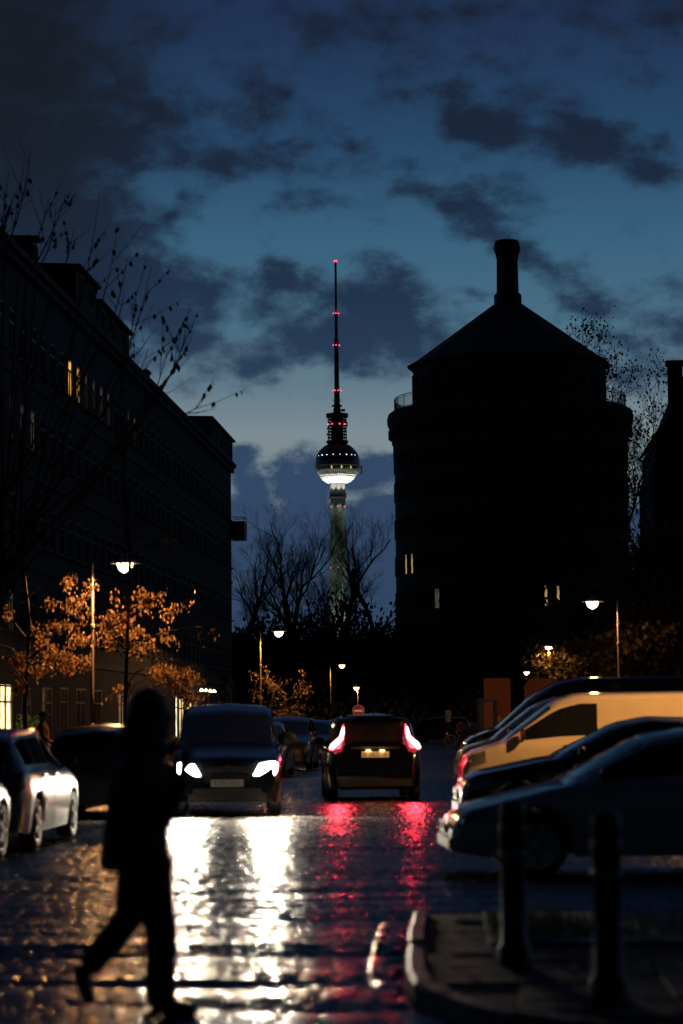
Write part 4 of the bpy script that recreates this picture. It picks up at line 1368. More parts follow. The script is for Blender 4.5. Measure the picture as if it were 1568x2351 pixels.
    tl, tr2 = sorted(tx)[0], sorted(tx)[1]
    patch('rear_window', M_glass, tl + (tr2-tl)*.16, tr2 - (tr2-tl)*.12, 5.45, 7.0, .007, ny=6, nt=5, span=True)
    for s in (1, -1):
        for a, b in S['win']:
            mbw = patch('side_window', M_glass, b, a, 4.14, 4.90, .006, ny=8, nt=4) if s == 1 else None
            if s == -1:
                o = patch('side_window', M_glass, b, a, 4.14, 4.90, .006, ny=8, nt=4)
                o.data.vertices.foreach_set('co', (np.array([v.co for v in o.data.vertices])*np.array((-1, 1, 1))).ravel())
        for a, b, c0, c1 in S.get('panels', []):
            o = patch('side_panel', paintm, b, a, c0, c1, .007, ny=6, nt=4)
            if s == -1:
                o.data.vertices.foreach_set('co', (np.array([v.co for v in o.data.vertices])*np.array((-1, 1, 1))).ravel())
        for a, b in S['doors']:
            d = patch('door', paintm, b + .012, a - .012, .35, 3.95, .006, ny=6, nt=6)
            if s == -1:
                d.data.vertices.foreach_set('co', (np.array([v.co for v in d.data.vertices])*np.array((-1, 1, 1))).ravel())
            p = surf(b + .16, 3.0); p.x *= s
            MB().box((p.x + s*.022, p.y, p.z - .03), (.028, .17, .028)).build('handle', paintm, d)
        p = surf(S['win'][0][0] + .02, 4.1)
        big = 1.6 if name == 'van' or 'van' in name else 1.0
        mi = MB().sphere((s*(p.x + .11*big), p.y + .02, p.z + .07*big), 1, 10, 7, (.10*big, .05, .075*big)).tube([(s*(p.x-.02), p.y, p.z-.01), (s*(p.x+.06), p.y+.02, p.z+.03)], .025, 6)
        mi.build('wing_mirror', M_plast, t, smooth=True)
    # underside and wheel wells
    MB().box((0, 0, .36), (W-.52, S['L']-.30, .28)).build('underbody', M_plast, t)
    mbw = MB()
    for ya in S['axle']:
        mbw.box((0, ya, S['wr']+.16), (W-.16, RA_*2.0, RA_*.9), taper=.9)
    # bumpers and trim
    MB().box((0, Lh-.02, .33), (W*.70, .10, .10)).build('front_bumper_lip', M_plast, t)
    MB().box((0, -Lh+.02, .36), (W*.76, .10, .13)).build('rear_bumper_lip', M_plast, t)
    zg = float(D(np.array([Lh-.05]))[0])
    gr_ = MB()
    for k in range(4):
        gr_.box((0, Lh + .006, zg - .07 - k*.035), (W*.40, .03, .014))
    gr_.build('grille', M_plast, t)
    for k in (1, -1):
        txt = plates[0 if k == 1 else 1]
        if txt is None:
            continue
        zp, yp = txt[1], k*(Lh + .03)
        pl = MB().box((0, yp, zp), (.52, .016, .112)).build('number_plate', M_plate, t)
        cu = bpy.data.curves.new('lettering', 'FONT')
        cu.body = txt[0]; cu.size = .098; cu.align_x = 'CENTER'; cu.align_y = 'CENTER'; cu.extrude = .001
        to = bpy.data.objects.new('tmp', cu); col.objects.link(to)
        bpy.context.view_layer.update()
        me = bpy.data.meshes.new_from_object(to.evaluated_get(bpy.context.evaluated_depsgraph_get()))
        bpy.data.objects.remove(to)
        me.materials.clear(); me.materials.append(M_ink)
        link('lettering', me, pl, (0, yp + k*.011, zp), (math.pi/2, 0, math.pi if k == 1 else 0))
    # lamps
    if lights == 'off':
        for s in (1, -1):
            h = patch('headlamp', M_headoff, Lh-.42, Lh-.03, 2.15, 3.35, .010, ny=6, nt=3)
            if s == -1:
                h.data.vertices.foreach_set('co', (np.array([v.co for v in h.data.vertices])*np.array((-1, 1, 1))).ravel())
            hp = surf(Lh-.16, 2.6)
            MB().sphere((s*(hp.x-.05), hp.y+.02, hp.z), .055, 8, 6, (1.1, 1.1, 1.0)).build('lamp_lens', M_chrome, h)
            if amber:
                a_ = patch('indicator', M_amber, Lh-.50, Lh-.34, 2.2, 3.2, .014, ny=3, nt=3)
                if s == -1:
                    a_.data.vertices.foreach_set('co', (np.array([v.co for v in a_.data.vertices])*np.array((-1, 1, 1))).ravel())
    if tails == 'off':
        for s in (1, -1):
            h = patch('tail_lamp', M_tailoff, -Lh+.02, -Lh+.20, 2.3, 3.8, .010, ny=4, nt=3)
            if s == -1:
                h.data.vertices.foreach_set('co', (np.array([v.co for v in h.data.vertices])*np.array((-1, 1, 1))).ravel())
    if roofrail:
        for s in (1, -1):
            pts = []
            for y in np.linspace(S['win'][-1][1] + .1, .1, 7):
                p = surf(y, 5.3); pts.append((s*p.x, y, p.z + .035))
            MB().tube(pts, .016, 6).build('roof_rail', M_chrome, t)
    if wheels:
        if 'wm' not in S:
            r = S['wr']
            S['wm'] = MB().lathe([(r*.66, -.085), (r*.90, -.10), (r*.985, -.075), (r, -.03), (r, .03), (r*.985, .075), (r*.90, .10), (r*.66, .085)], 28, axis='X').mesh('wheel', M_tyre, True)
            rm = MB().lathe([(r*.68, .07), (r*.70, .088), (r*.62, .085), (r*.58, .03), (r*.15, .02)], 28, axis='X')
            for k in range(5):
                a = 2*math.pi*k/5
                rm.tube([(.075, math.cos(a)*r*.12, math.sin(a)*r*.12), (.07, math.cos(a)*r*.62, math.sin(a)*r*.62)], [.035, .042], 6)
            rm.lathe([(r*.17, .04), (r*.16, .09), (.001, .095)], 14, axis='X')
            S['rm'] = rm.mesh('rim', rims)
        for ya in S['axle']:
            for s in (1, -1):
                w = link('wheel', S['wm'], t, (s*(hw-.125), ya, S['wr']))
                link('rim', S['rm'], w, None, (0, 0, 0 if s > 0 else math.pi))
    t['half_len'] = Lh
    return t

GP = 'cars parked along the left kerb'
GR = 'vehicles parked nose out along the right side'
ROT_IN = math.pi        # front towards the camera
# oncoming dark MPV with its headlights on
vY = 38.6
vx = gx(521, vY, 1700)
van = make_vehicle('oncoming_van', 'dark blue compact van driving towards us with dazzling headlights', 'van', MPV, (vx - 2.2*math.sin(R(6)), vY + 2.2*math.cos(R(6)), 0), ROT_IN + R(6), P_navy, lights='custom', plates=(('B SN 5421', .545), None))
for s in (1, -1):
    poly = [(.42, .665), (.76, .665), (.80, .73), (.80, .86), (.74, .885), (.52, .845)]
    mb = MB()
    f = [(s*x, 2.215 - max(0, x-.55)*.55, z) for x, z in poly]
    bk = [(s*x, 2.0 - max(0, x-.55)*.4, z) for x, z in poly]
    k = len(poly)
    mb.add(f + bk, [tuple(range(k)), tuple(range(k, 2*k))[::-1]] + [(i, (i+1) % k, k+(i+1) % k, k+i) for i in range(k)])
    hl = mb.build('headlamp', M_headon, van)
    sp = lamp('headlamp_beam', 'SPOT', van, (s*.62, 2.26, .765), (1.0, .86, .64), 2500, .09, angle=R(40), blend=.10)     # dipped beam with its cut-off
    sp.rotation_euler = Vector((0, math.cos(R(19.3)), -math.sin(R(19.3)))).to_track_quat('-Z', 'Y').to_euler()
for s in (1, -1):
    sp = lamp('headlamp_spread', 'SPOT', van, (s*.70, 2.30, .765), (1.0, .87, .66), 1100, .08, angle=R(96), blend=.08)
    sp.rotation_euler = Vector((s*.25, math.cos(R(47.4)), -math.sin(R(47.4)))).to_track_quat('-Z', 'Y').to_euler()
MB().box((0, 2.19, .40), (1.10, .08, .12)).build('lower_grille', M_plast, van)
MB().box((0, 2.205, .76), (.72, .03, .09)).build('upper_grille', M_plast, van)
MB().lathe([(.06, 0), (.06, .02), (.001, .02)], 16, (0, 2.215, .77), axis='Y').build('badge', M_chrome, van)
# black car seen from behind with its tail lights on
bY = 45.3
bx = gx(861, bY, 1700)
bc = make_vehicle('black_car', 'black hatchback seen from behind with glowing red tail lights', 'car', TALLH, (bx - .22, bY + 2.1, 0), R(6), P_black, tails='custom', plates=(None, ('B BB 2138', .88)))
for s in (1, -1):
    out = [(.585, 1.44), (.60, 1.33), (.625, 1.21), (.70, 1.13), (.80, 1.06), (.855, .975), (.84, .965), (.74, .985), (.655, 1.00), (.63, 1.08), (.60, 1.17), (.575, 1.30)]
    def yb(x, z): return -2.11 + max(0, z-1.0)*.10 + max(0, x-.66)*.35
    k = len(out)
    mb = MB().add([(s*x, yb(x, z)-.035, z) for x, z in out] + [(s*x, yb(x, z)+.25, z) for x, z in out],
                  [tuple(range(k)), tuple(range(k, 2*k))[::-1]] + [(i, (i+1) % k, k+(i+1) % k, k+i) for i in range(k)])
    tl_ = mb.build('tail_lamp', M_tailon, bc)
    path = [(.592, 1.39), (.607, 1.29), (.635, 1.19), (.72, 1.11), (.79, 1.05), (.825, .99)]
    MB().tube([(s*x, yb(x, z)-.045, z) for x, z in path], [.018, .030, .038, .044, .044, .036], 8).build('light_guide', M_tailhot, tl_)
    sp = lamp('tail_glow', 'SPOT', bc, (s*.70, -2.24, 1.06), (1.0, .02, .04), 150, .09, angle=R(150), blend=.9)
    sp.rotation_euler = Vector((0, -1, -.12)).to_track_quat('-Z', 'Y').to_euler()
    q = MB().box((s*.13, -2.135, .955), (.09, .03, .02)).build('plate_lamp', mat('plate lamp glow', (.8, .6, .3), .4, emit=(1, .62, .25), estr=2.2), bc)
    lamp('plate_light', 'POINT', bc, (s*.13, -2.20, .955), (1, .58, .2), .9, .02)
MB().box((0, -2.06, 1.0), (.9, .05, .04)).build('tailgate_trim', M_plast, bc)
MB().box((0, -1.93, 1.585), (1.24, .24, .035)).build('roof_spoiler', P_black, bc)
MB().tube([(0, -1.5, 1.62), (0, -1.62, 1.74)], .008, 5).build('aerial', M_plast, bc)
# left-hand parked cars
s1 = make_vehicle('parked_estate', 'silver estate car on the left, its flank lit white by the headlights', 'car', WAGON, (-6.40, 31.0, 0), R(.5), P_silver, GP, roofrail=True, plates=(None, ('B KT 7305', .70)))
s2 = make_vehicle('parked_estate', 'silver car at the left edge showing only its lit wheel', 'car', dict(WAGON), (-6.40, 26.2, 0), R(.3), P_silver, GP)
make_vehicle('parked_car', 'dark parked car in the shadow behind the walking person', 'car', HATCH, (-6.25, 40.3, 0), 0, P_blue, GP)
make_vehicle('parked_car', 'parked car right behind the oncoming van, its roof edge lit orange', 'car', dict(HATCH), (-6.25, 66.5, 0), ROT_IN, P_blue, GP, plates=(('B LM 4417', .5), None))
make_vehicle('parked_car', 'second parked car beyond the oncoming van with lamp light on its windscreen', 'car', dict(TALLH), (-6.2, 75.5, 0), ROT_IN, P_dark, GP, plates=(('B EA 9021', .5), None))
make_vehicle('parked_car', 'third parked car beyond the oncoming van, beside the black car', 'car', dict(SEDAN), (-6.2, 86.0, 0), ROT_IN, P_blue, GP)
make_vehicle('parked_car', 'most distant parked car of the left row by the round sign', 'car', dict(HATCH), (-6.2, 98.0, 0), ROT_IN, P_dark, GP)
# right-hand vehicles, noses to the left
LEFT = math.pi/2
def nose_at(S, nx, Y, th=0):
    return (nx + S['L']/2*math.cos(R(th)), Y + S['L']/2*math.sin(R(th)), 0)
g1 = dict(HATCH, deck=[(2.12, .42), (2.08, .56), (1.95, .65), (1.15, .85), (.85, .90), (-1.6, .95), (-1.95, .96), (-2.06, .9), (-2.12, .6)], top=[(.98, .88), (.15, 1.33), (-.35, 1.40), (-1.2, 1.38), (-1.72, 1.3), (-2.02, .94)])
make_vehicle('parked_hatchback', 'nearest grey hatchback behind the bollards with glints down its nose', 'car', g1, nose_at(g1, -.42, 24.3, 6), LEFT + R(6), P_grey, GR, plates=(('B HR 6620', .48), None))
g2 = dict(SEDAN)
make_vehicle('parked_saloon', 'dark saloon between the grey hatchback and the white van', 'car', g2, nose_at(g2, -.42, 34.0, 5), LEFT + R(5), P_blue, GR, plates=(('B OD 1184', .48), None))
g3 = dict(VAN)
make_vehicle('white_van', 'white panel van glowing orange under the street lamp', 'van', g3, nose_at(g3, -.50, 44.3, 4), LEFT + R(4), P_white, GR, rims=M_plast)
g4 = dict(SEDAN)
make_vehicle('parked_saloon', 'dark saloon squeezed behind the white van nose', 'car', g4, nose_at(g4, -.46, 48.0, 4), LEFT + R(4), P_blue, GR)
g5 = dict(SPRINT)
make_vehicle('tall_van', 'tall dark grey van with high roof and pale bonnet behind the white van', 'van', g5, nose_at(g5, -.62, 54.6, 4), LEFT + R(4), paint('graphite van paint', (.022, .023, .025), .5), GR, rims=M_plast, amber=True)
g6 = dict(VAN)
make_vehicle('cream_van', 'cream van nose with an amber indicator beside the tall grey van', 'van', g6, nose_at(g6, -.66, 51.3, 4), LEFT + R(4), P_cream, GR, rims=M_plast, amber=True)
g7 = dict(TALLH)
make_vehicle('far_car', 'dark off-road car far down the street right of the black car', 'car', g7, (gx(1000, 150), 150.0, 0), R(62), P_dark)
# ------------------------------------------------------------------ truck, trailer, works fence, signs, bicycle
M_redt = mat('brick red tarpaulin', (.34, .085, .04), .6, var=.2, scale=1.5, bump=.2, bscale=6)
YB = 95.0
x0, x1 = gx(1112, YB), gx(1172, YB)
zt_, zb_ = at(1142, 1557, YB).z, .25
tk = thing('site_cabin', 'narrow upright brick red site cabin rising behind the pale van bonnet', 'cabin', ((x0+x1)/2, YB + .6, 0))
w = x1 - x0
MB().box((0, 0, (zt_+zb_)/2), (w, 1.2, zt_-zb_)).build('box_body', M_redt, tk)
fr = MB()
for s in (1, -1):
    fr.box((s*(w/2-.03), -.62, (zt_+zb_)/2), (.07, .05, zt_-zb_))
for zz in (zt_-.04, zb_+.05, zt_*.45):
    fr.box((0, -.617, zz), (w-.14, .045, .07))
fr.build('frame', mat('red steel frame', (.40, .10, .05), .5), tk)
MB().box((0, -.615, 1.05), (w*.62, .03, 1.5)).build('door', M_redt, tk)
MB().box((0, 0, .13), (w*.95, 1.1, .22)).build('skid', M_plast, tk)
MB().box((.0, -.64, 1.5), (.26, .02, .2)).build('notice', mat('amber plate', (.6, .35, .1), .5), tk)
wh = MB().lathe([(.25, -.12), (.45, -.13), (.48, 0), (.45, .13), (.25, .12)], 20, axis='X').mesh('wheel', M_tyre)
YC = 96.0
xa, xb = gx(1207, YC), gx(1390, YC)
zc_ = at(1300, 1557, YC).z
tr_ = thing('site_trailer', 'long low red site trailer behind the tall grey van roof', 'trailer', ((xa+xb)/2, YC, 0))
Lw = xb - xa
MB().prism([(-Lw/2, .7), (-Lw/2, zc_-.25), (-Lw/2+.18, zc_), (-.25, zc_), (-.25, .7)], 0, 2.2, 'Y').build('front_box', M_redt, tr_)
MB().prism([(.05, .7), (.05, zc_-.12), (Lw/2-.2, zc_-.12), (Lw/2, zc_-.35), (Lw/2, .7)], 0, 2.2, 'Y').build('rear_box', M_redt, tr_)
MB().box((0, 1.1, .66), (Lw, 2.0, .16)).build('chassis', M_plast, tr_)
MB().box((Lw*.22, -.03, zc_-.42), (Lw*.3, .05, .10)).build('light_strip', mat('pale strip', (.7, .6, .45), .4), tr_)
for s in (-1, 1):
    link('wheel', wh, tr_, (s*Lw*.25, 1.1, .48), (0, 0, math.pi/2))
# works fence panels
M_galv = mat('galvanised steel', (.09, .09, .087), .45, metal=.7)
for k in range(3):
    Y = 62.0 + k*2.4
    f = thing('site_fence', ['nearest mesh panel of the site fence by the vans', 'middle mesh panel of the site fence', 'far mesh panel of the site fence, nearest the red cabin'][k], 'fence', (-.2 + .05*k, Y, 0), R(80), 'site fence panels')
    m_ = MB()
    for x in (0, 2.3):
        m_.tube([(x, 0, .05), (x, 0, 2.0)], .021, 6)
    for z in (.15, 2.0):
        m_.tube([(0, 0, z), (2.3, 0, z)], .021, 6)
    m_.build('frame', M_galv, f)
    m2 = MB()
    for i in range(1, 12):
        m2.tube([(i*.19, 0, .15), (i*.19, 0, 2.0)], .0014, 3, caps=False)
    for i in range(1, 8):
        m2.tube([(0, 0, .15 + i*.23), (2.3, 0, .15 + i*.23)], .0014, 3, caps=False)
    m2.build('mesh', M_galv, f, fixn=False)
    for x in (0, 2.3):
        MB().box((x, 0, .06), (.24, .62, .12), taper=.9).build('foot', M_plast, f)
# red and white barrier with amber warning lamps
ba = thing('works_barrier', 'red and white striped works barrier with amber warning lamps beside the cream van', 'barrier', (gx(1072, 59.0), 59.0, 0))
wm_, rm_ = mat('white reflective board', (.75, .72, .68), .4), mat('red reflective board', (.55, .03, .03), .4)
bd = MB().box((0, 0, .98), (.5, .03, .34)).build('board', wm_, ba)
for k in range(2):
    xo = -.18 + k*.24
    MB().prism([(xo-.06, .815), (xo+.05, .815), (xo+.19, 1.145), (xo+.08, 1.145)], -.02, -.0165, 'Y').build('stripe', rm_, bd)
for s in (-.2, .2):
    MB().box((s, 0, .45), (.05, .05, .9)).build('post', M_galv, ba)
    MB().box((s, 0, .05), (.2, .7, .1), taper=.9).build('foot', M_plast, ba)
    ww = MB().box((s*.7, 0, 1.18), (.12, .10, .08)).build('lamp_case', mat('yellow lamp case', (.6, .42, .04), .5), ba)
    MB().lathe([(.001, -.04), (.095, -.04), (.10, 0), (.095, .04), (.001, .04)], 16, (s*.7, 0, 1.33), axis='Y').build('warning_lamp', mat('amber lens', (.75, .42, .05), .25), ba)
# no entry sign
YN = 120.0
pn = at(823, 1632, YN)
ne = thing('no_entry_sign', 'round red and white no entry sign just above the black car', 'sign', (pn.x, YN, 0))
MB().tube([(0, 0, 0), (0, 0, pn.z+.3)], .03, 8).build('post', M_galv, ne)
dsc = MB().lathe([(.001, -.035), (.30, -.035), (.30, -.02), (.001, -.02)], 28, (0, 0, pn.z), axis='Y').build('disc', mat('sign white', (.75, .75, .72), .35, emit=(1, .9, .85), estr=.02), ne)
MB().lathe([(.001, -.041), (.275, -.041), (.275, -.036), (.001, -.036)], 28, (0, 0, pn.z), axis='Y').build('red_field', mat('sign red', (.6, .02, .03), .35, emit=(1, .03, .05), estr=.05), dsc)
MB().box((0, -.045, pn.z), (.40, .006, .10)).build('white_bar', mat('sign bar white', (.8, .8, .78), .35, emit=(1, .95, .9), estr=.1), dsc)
# round sign turned away and parking plates
YS = 172.0
pr = at(764, 1624, YS)
rs_ = thing('round_sign', 'round traffic sign seen from the back beside the slender lamp', 'sign', (pr.x, YS, 0))
MB().tube([(0, 0, 0), (0, 0, pr.z+.4)], .035, 8).build('post', M_galv, rs_)
MB().lathe([(.001, -.03), (.36, -.03), (.36, -.05), (.001, -.05)], 24, (.08, 0, pr.z), axis='Y').build('disc', mat('sign back', (.38, .33, .22), .5), rs_)
YP = 140.0
pp = at(1029, 1638, YP)
pk = thing('parking_sign', 'small square parking plates on a post above the far dark car', 'sign', (pp.x, YP, 0))
MB().tube([(0, 0, 0), (0, 0, pp.z+.3)], .03, 8).build('post', M_galv, pk)
MB().box((0, -.04, pp.z), (.36, .02, .36)).build('upper_plate', mat('plate grey', (.35, .36, .38), .5), pk)
MB().box((0, -.04, pp.z-.36), (.30, .02, .28)).build('lower_plate', mat('plate grey', (.35, .36, .38), .5), pk)
# bicycle parked by the far car
pbk = at(1034, 1703, 128.0)
bk = thing('bicycle', 'parked bicycle with a bright wheel beside the far dark car', 'bicycle', (pbk.x, 128.0, 0), R(8))
for xx in (-.0, 1.02):
    wl = MB()
    ring = [(xx + .325*math.cos(2*math.pi*k/24), 0, .34 + .325*math.sin(2*math.pi*k/24)) for k in range(25)]
    wl.tube(ring, .021, 6, caps=False)
    w_ = wl.build('wheel', M_tyre, bk)
    rr = MB()
    rr.tube([(xx + .302*math.cos(2*math.pi*k/24), 0, .34 + .302*math.sin(2*math.pi*k/24)) for k in range(25)], .016, 5, caps=False)
    for k in range(12):
        a = 2*math.pi*k/12
        rr.tube([(xx, 0, .34), (xx + .3*math.cos(a), 0, .34 + .3*math.sin(a))], .003, 3, caps=False)
    rr.build('rim', mat('bright rim', (.8, .8, .78), .2, metal=.3, emit=(1, 1, .95), estr=.0), w_, fixn=False)
MB().tube([(0, 0, .34), (.42, 0, .30), (.28, 0, .82), (0, 0, .34)], .015, 6).tube([(.42, 0, .30), (.88, 0, .78), (.30, 0, .76)], .017, 6).tube([(.86, 0, .88), (1.02, 0, .34)], .015, 6).build('frame', P_black, bk)
MB().tube([(.85, -.26, .98), (.85, 0, .95), (.85, .26, .98)], .014, 6).tube([(.85, 0, .95), (.88, 0, .80)], .015, 6).build('handlebar', M_chrome, bk)
MB().sphere((.25, 0, .90), 1, 8, 6, (.13, .07, .035)).tube([(.27, 0, .8), (.25, 0, .9)], .013, 6).build('saddle', M_plast, bk)
MB().sphere((-.18, 0, .72), .035, 8, 6).build('rear_reflector', mat('glowing red reflector', (.6, .04, .06), .3, emit=(1, .1, .15), estr=.5), bk)  # red emission stands in for light the reflector would throw back

# ------------------------------------------------------------------ bollards
M_boll = mat('dark green bollard paint', (.012, .014, .013), .45, var=.2, scale=6)
def bollard(label, x, y, h):
    b = thing('bollard', label, 'bollard', (x, y, .095), 0, 'bollards on the widened pavement')
    MB().lathe([(.10, 0), (.10, .10), (.078, .13), (.074, h-.24), (.082, h-.22), (.082, h-.17), (.074, h-.15)], 18).build('post', M_boll, b, smooth=True)
    MB().lathe([(.074, h-.15), (.078, h-.12), (.080, h-.07), (.068, h-.025), (.035, h-.004), (.001, h)], 18).build('cap', M_boll, b, smooth=True)
    MB().lathe([(.077, h-.36), (.081, h-.355), (.081, h-.31), (.077, h-.305)], 18).build('band', mat('worn pale band', (.16, .16, .15), .4), b, smooth=True)
    return b
y1_ = 14.45
bollard('left of the two bollards, in front of the grey hatchback bonnet', gx(1178, y1_, 2000), y1_, .97)
y2_ = 12.65
bollard('right of the two bollards, nearest to the picture edge', gx(1393, y2_, 2000), y2_, .97)

# ------------------------------------------------------------------ people
M_coat = mat('black wool coat', (.040, .034, .029), .85, var=.25, scale=20, bump=.3, bscale=120)
M_trou = mat('dark trousers', (.030, .027, .025), .8, var=.2, scale=20, bump=.2, bscale=120)
M_shoe = mat('black leather shoe', (.012, .011, .011), .35)
M_skin = mat('skin', (.42, .25, .18), .55, var=.1)
M_hair = mat('dark brown hair', (.020, .014, .010), .5, bump=.5, bscale=60)
def fuse(mb, name, m, parent, voxel, smooth_it=6):
    """fuse overlapping closed pieces into one continuous surface"""
    me = mb.mesh(name, m)
    import bmesh
    bm = bmesh.new(); bm.from_mesh(me); bmesh.ops.recalc_face_normals(bm, faces=bm.faces); bm.to_mesh(me); bm.free()
    o = bpy.data.objects.new(name, me); col.objects.link(o)
    md = o.modifiers.new('r', 'REMESH'); md.mode = 'VOXEL'; md.voxel_size = voxel; md.use_smooth_shade = True
    ms = o.modifiers.new('s', 'SMOOTH'); ms.iterations = smooth_it; ms.factor = .5
    bpy.context.view_layer.update()
    ev = o.evaluated_get(bpy.context.evaluated_depsgraph_get())
    me2 = bpy.data.meshes.new_from_object(ev)
    bpy.data.objects.remove(o)
    me2.materials.clear(); me2.materials.append(m)
    me2.polygons.foreach_set('use_smooth', [True]*len(me2.polygons))
    return link(name, me2, parent)
def elring(mb, rings, n=18):
    """loft of ellipses (cx,cy,z,rx,ry)"""
    o = len(mb.v)
    for cx, cy, z, rx, ry in rings:
        for k in range(n):
            a = 2*math.pi*k/n
            mb.v.append((cx + rx*math.cos(a), cy + ry*math.sin(a), z))
    for i in range(len(rings)-1):
        for k in range(n):
            a, b = o + i*n + k, o + i*n + (k+1) % n
            mb.f.append((a, b, b+n, a+n))
    mb.f.append(tuple(o + n-1-k for k in range(n)))
    e = o + (len(rings)-1)*n
    mb.f.append(tuple(e+k for k in range(n)))
YPp = 12.85
FOOT = 2318
def pl(px, py, dy=0.0):
    """point of the figure, metres from its base (base below the hip)"""
    s = 5551/YPp
    return Vector(((px-345)/s, dy, (FOOT-py)/s))
pe = thing('person', 'person in a long dark coat striding to the right across the wet street', 'person', (gx(345, YPp, 2318), YPp, road_z(-1.77, 12.85) + .012))
# body: head, neck, trunk, legs, arms and hands in one surface
bd_ = MB()
hc_ = pl(350, 1640)
bd_.sphere(hc_ + Vector((0, 0, .02)), 1, 16, 12, (.098, .076, .118))
bd_.sphere(hc_ + Vector((.03, 0, -.055)), 1, 14, 10, (.072, .060, .075))
bd_.tube([hc_ + Vector((.088, 0, .025)), hc_ + Vector((.112, 0, -.02)), hc_ + Vector((.095, 0, -.035))], [.010, .016, .012], 8)      # nose
bd_.tube([hc_ + Vector((.088, -.02, -.065)), hc_ + Vector((.094, 0, -.065)), hc_ + Vector((.088, .02, -.065))], [.008, .011, .008], 8)  # lips
bd_.sphere(hc_ + Vector((.08, 0, -.105)), .022, 8, 6)                # chin
for s in (1, -1):
    bd_.sphere(hc_ + Vector((-.005, s*.077, 0)), 1, 8, 6, (.02, .012, .033))     # ears
bd_.tube([hc_ + Vector((-.01, 0, -.05)), pl(340, 1705), pl(330, 1740)], [.058, .056, .07], 12)
elring(bd_, [(*pl(325, 1985)[:2], pl(325, 1985).z, .12, .15), (*pl(322, 1930)[:2], pl(0, 1930).z, .125, .155), (*pl(322, 1860)[:2], pl(0, 1860).z, .105, .135), (*pl(325, 1790)[:2], pl(0, 1790).z, .12, .165), (*pl(328, 1740)[:2], pl(0, 1740).z, .09, .17), (*pl(332, 1722)[:2], pl(0, 1722).z, .05, .07)])
legF = [pl(345, 1965, -.08), pl(368, 2110, -.08), pl(372, 2190, -.08), pl(374, 2285, -.08)]
legB = [pl(318, 1965, .08), pl(292, 2100, .08), pl(240, 2165, .08), pl(190, 2225, .08)]
bd_.tube(legF, [.085, .058, .055, .04], 12); bd_.tube(legB, [.085, .058, .055, .04], 12)
armN = [pl(318, 1748, -.19), pl(352, 1850, -.21), pl(385, 1872, -.19), pl(421, 1790, -.10), pl(428, 1768, -.09)]
armF = [pl(330, 1748, .19), pl(335, 1850, .22), pl(352, 1930, .2), pl(362, 1960, .19)]
bd_.tube(armN, [.052, .045, .043, .032, .028], 10); bd_.tube(armF, [.052, .043, .035, .03], 10)
def hand(mb, wrist, d, side, curl):
    d = d.normalized()
    up = Vector((0, 1, 0)) if abs(d.y) < .8 else Vector((1, 0, 0))
    s = d.cross(up).normalized()*side
    n = s.cross(d).normalized()
    pc = wrist + d*.05
    mb.tube([wrist, pc, wrist + d*.095], [.026, .036, .034], 8)
    for k, (ln, o) in enumerate(((.070, -.030), (.080, -.010), (.075, .010), (.058, .028))):
        b = wrist + d*.09 + s*o
        k1 = b + d*ln*.45 + n*curl*.012
        k2 = k1 + (d*(1-curl) + n*curl).normalized()*ln*.32
        k3 = k2 + (d*(1-1.6*curl) + n*curl*1.3).normalized()*ln*.26
        mb.tube([b - d*.02, k1, k2, k3], [.010, .0095, .0085, .007], 6)
    tb_ = wrist + d*.03 - s*.028
    mb.tube([tb_, tb_ + d*.03 - s*.022 + n*.01, tb_ + d*.06 - s*.024 + n*.022], [.013, .011, .009], 6)
hand(bd_, pl(428, 1768, -.09), pl(432, 1735, -.06) - pl(428, 1768, -.09), 1, .55)
hand(bd_, pl(362, 1960, .19), pl(370, 1995, .18) - pl(362, 1960, .19), -1, .5)
fuse(bd_, 'body', M_skin, pe, .0065, 2)
for s in (1, -1):
    e = MB().sphere(hc_ + Vector((.082, s*.032, .018)), .013, 8, 6)
    e.build('eye', mat('eye', (.5, .5, .48), .2), pe, smooth=True)
# clothing
ct = MB()
def C(px, py, w, d, dy=0):
    p = pl(px, py, dy); return (p.x - .006, p.y, p.z, w*1.0, d*1.0)
elring(ct, [C(313, 1992, .178, .215), C(312, 1960, .180, .212), C(314, 1900, .172, .20), C(318, 1850, .162, .19), C(322, 1800, .160, .205), C(324, 1760, .145, .215), C(328, 1732, .115, .19), C(336, 1712, .085, .105), C(340, 1702, .075, .085)], 22)
ct.tube(armN[:4], [.085, .074, .070, .055], 12); ct.tube(armF[:3] + [pl(358, 1948, .2)], [.085, .068, .058, .054], 12)
ct.sphere(pl(322, 1748, -.16), .085, 10, 8); ct.sphere(pl(326, 1748, .16), .085, 10, 8)
ct.tube([pl(296, 1725, -.10), pl(285, 1738, 0), pl(296, 1725, .10)], [.05, .075, .05], 10)      # hood folded on the back
coat = fuse(ct, 'coat', M_coat, pe, .011, 5)
sc = MB().tube([pl(340, 1712, -.085), pl(372, 1716, -.05), pl(380, 1718, 0), pl(372, 1716, .05), pl(340, 1712, .085), pl(312, 1712, 0), pl(340, 1712, -.085)], .042, 10)
fuse(sc, 'scarf', mat('charcoal scarf', (.03, .026, .024), .9, bump=.4, bscale=90), pe, .011, 4)
tu = MB()
tu.tube([pl(340, 1955, -.075), pl(362, 2060, -.08), pl(374, 2130, -.08), pl(374, 2210, -.08), pl(374, 2282, -.08)], [.118, .098, .086, .078, .080], 14)
tu.tube([pl(316, 1955, .075), pl(300, 2060, .08), pl(288, 2108, .08), pl(243, 2160, .08), pl(200, 2212, .08)], [.118, .092, .084, .072, .072], 14)
elring(tu, [C(325, 1990, .14, .165), C(322, 1950, .14, .17), C(322, 1900, .12, .15)])
fuse(tu, 'trousers', M_trou, pe, .010, 4)
sf = MB()
a = pl(374, 2290, -.08)
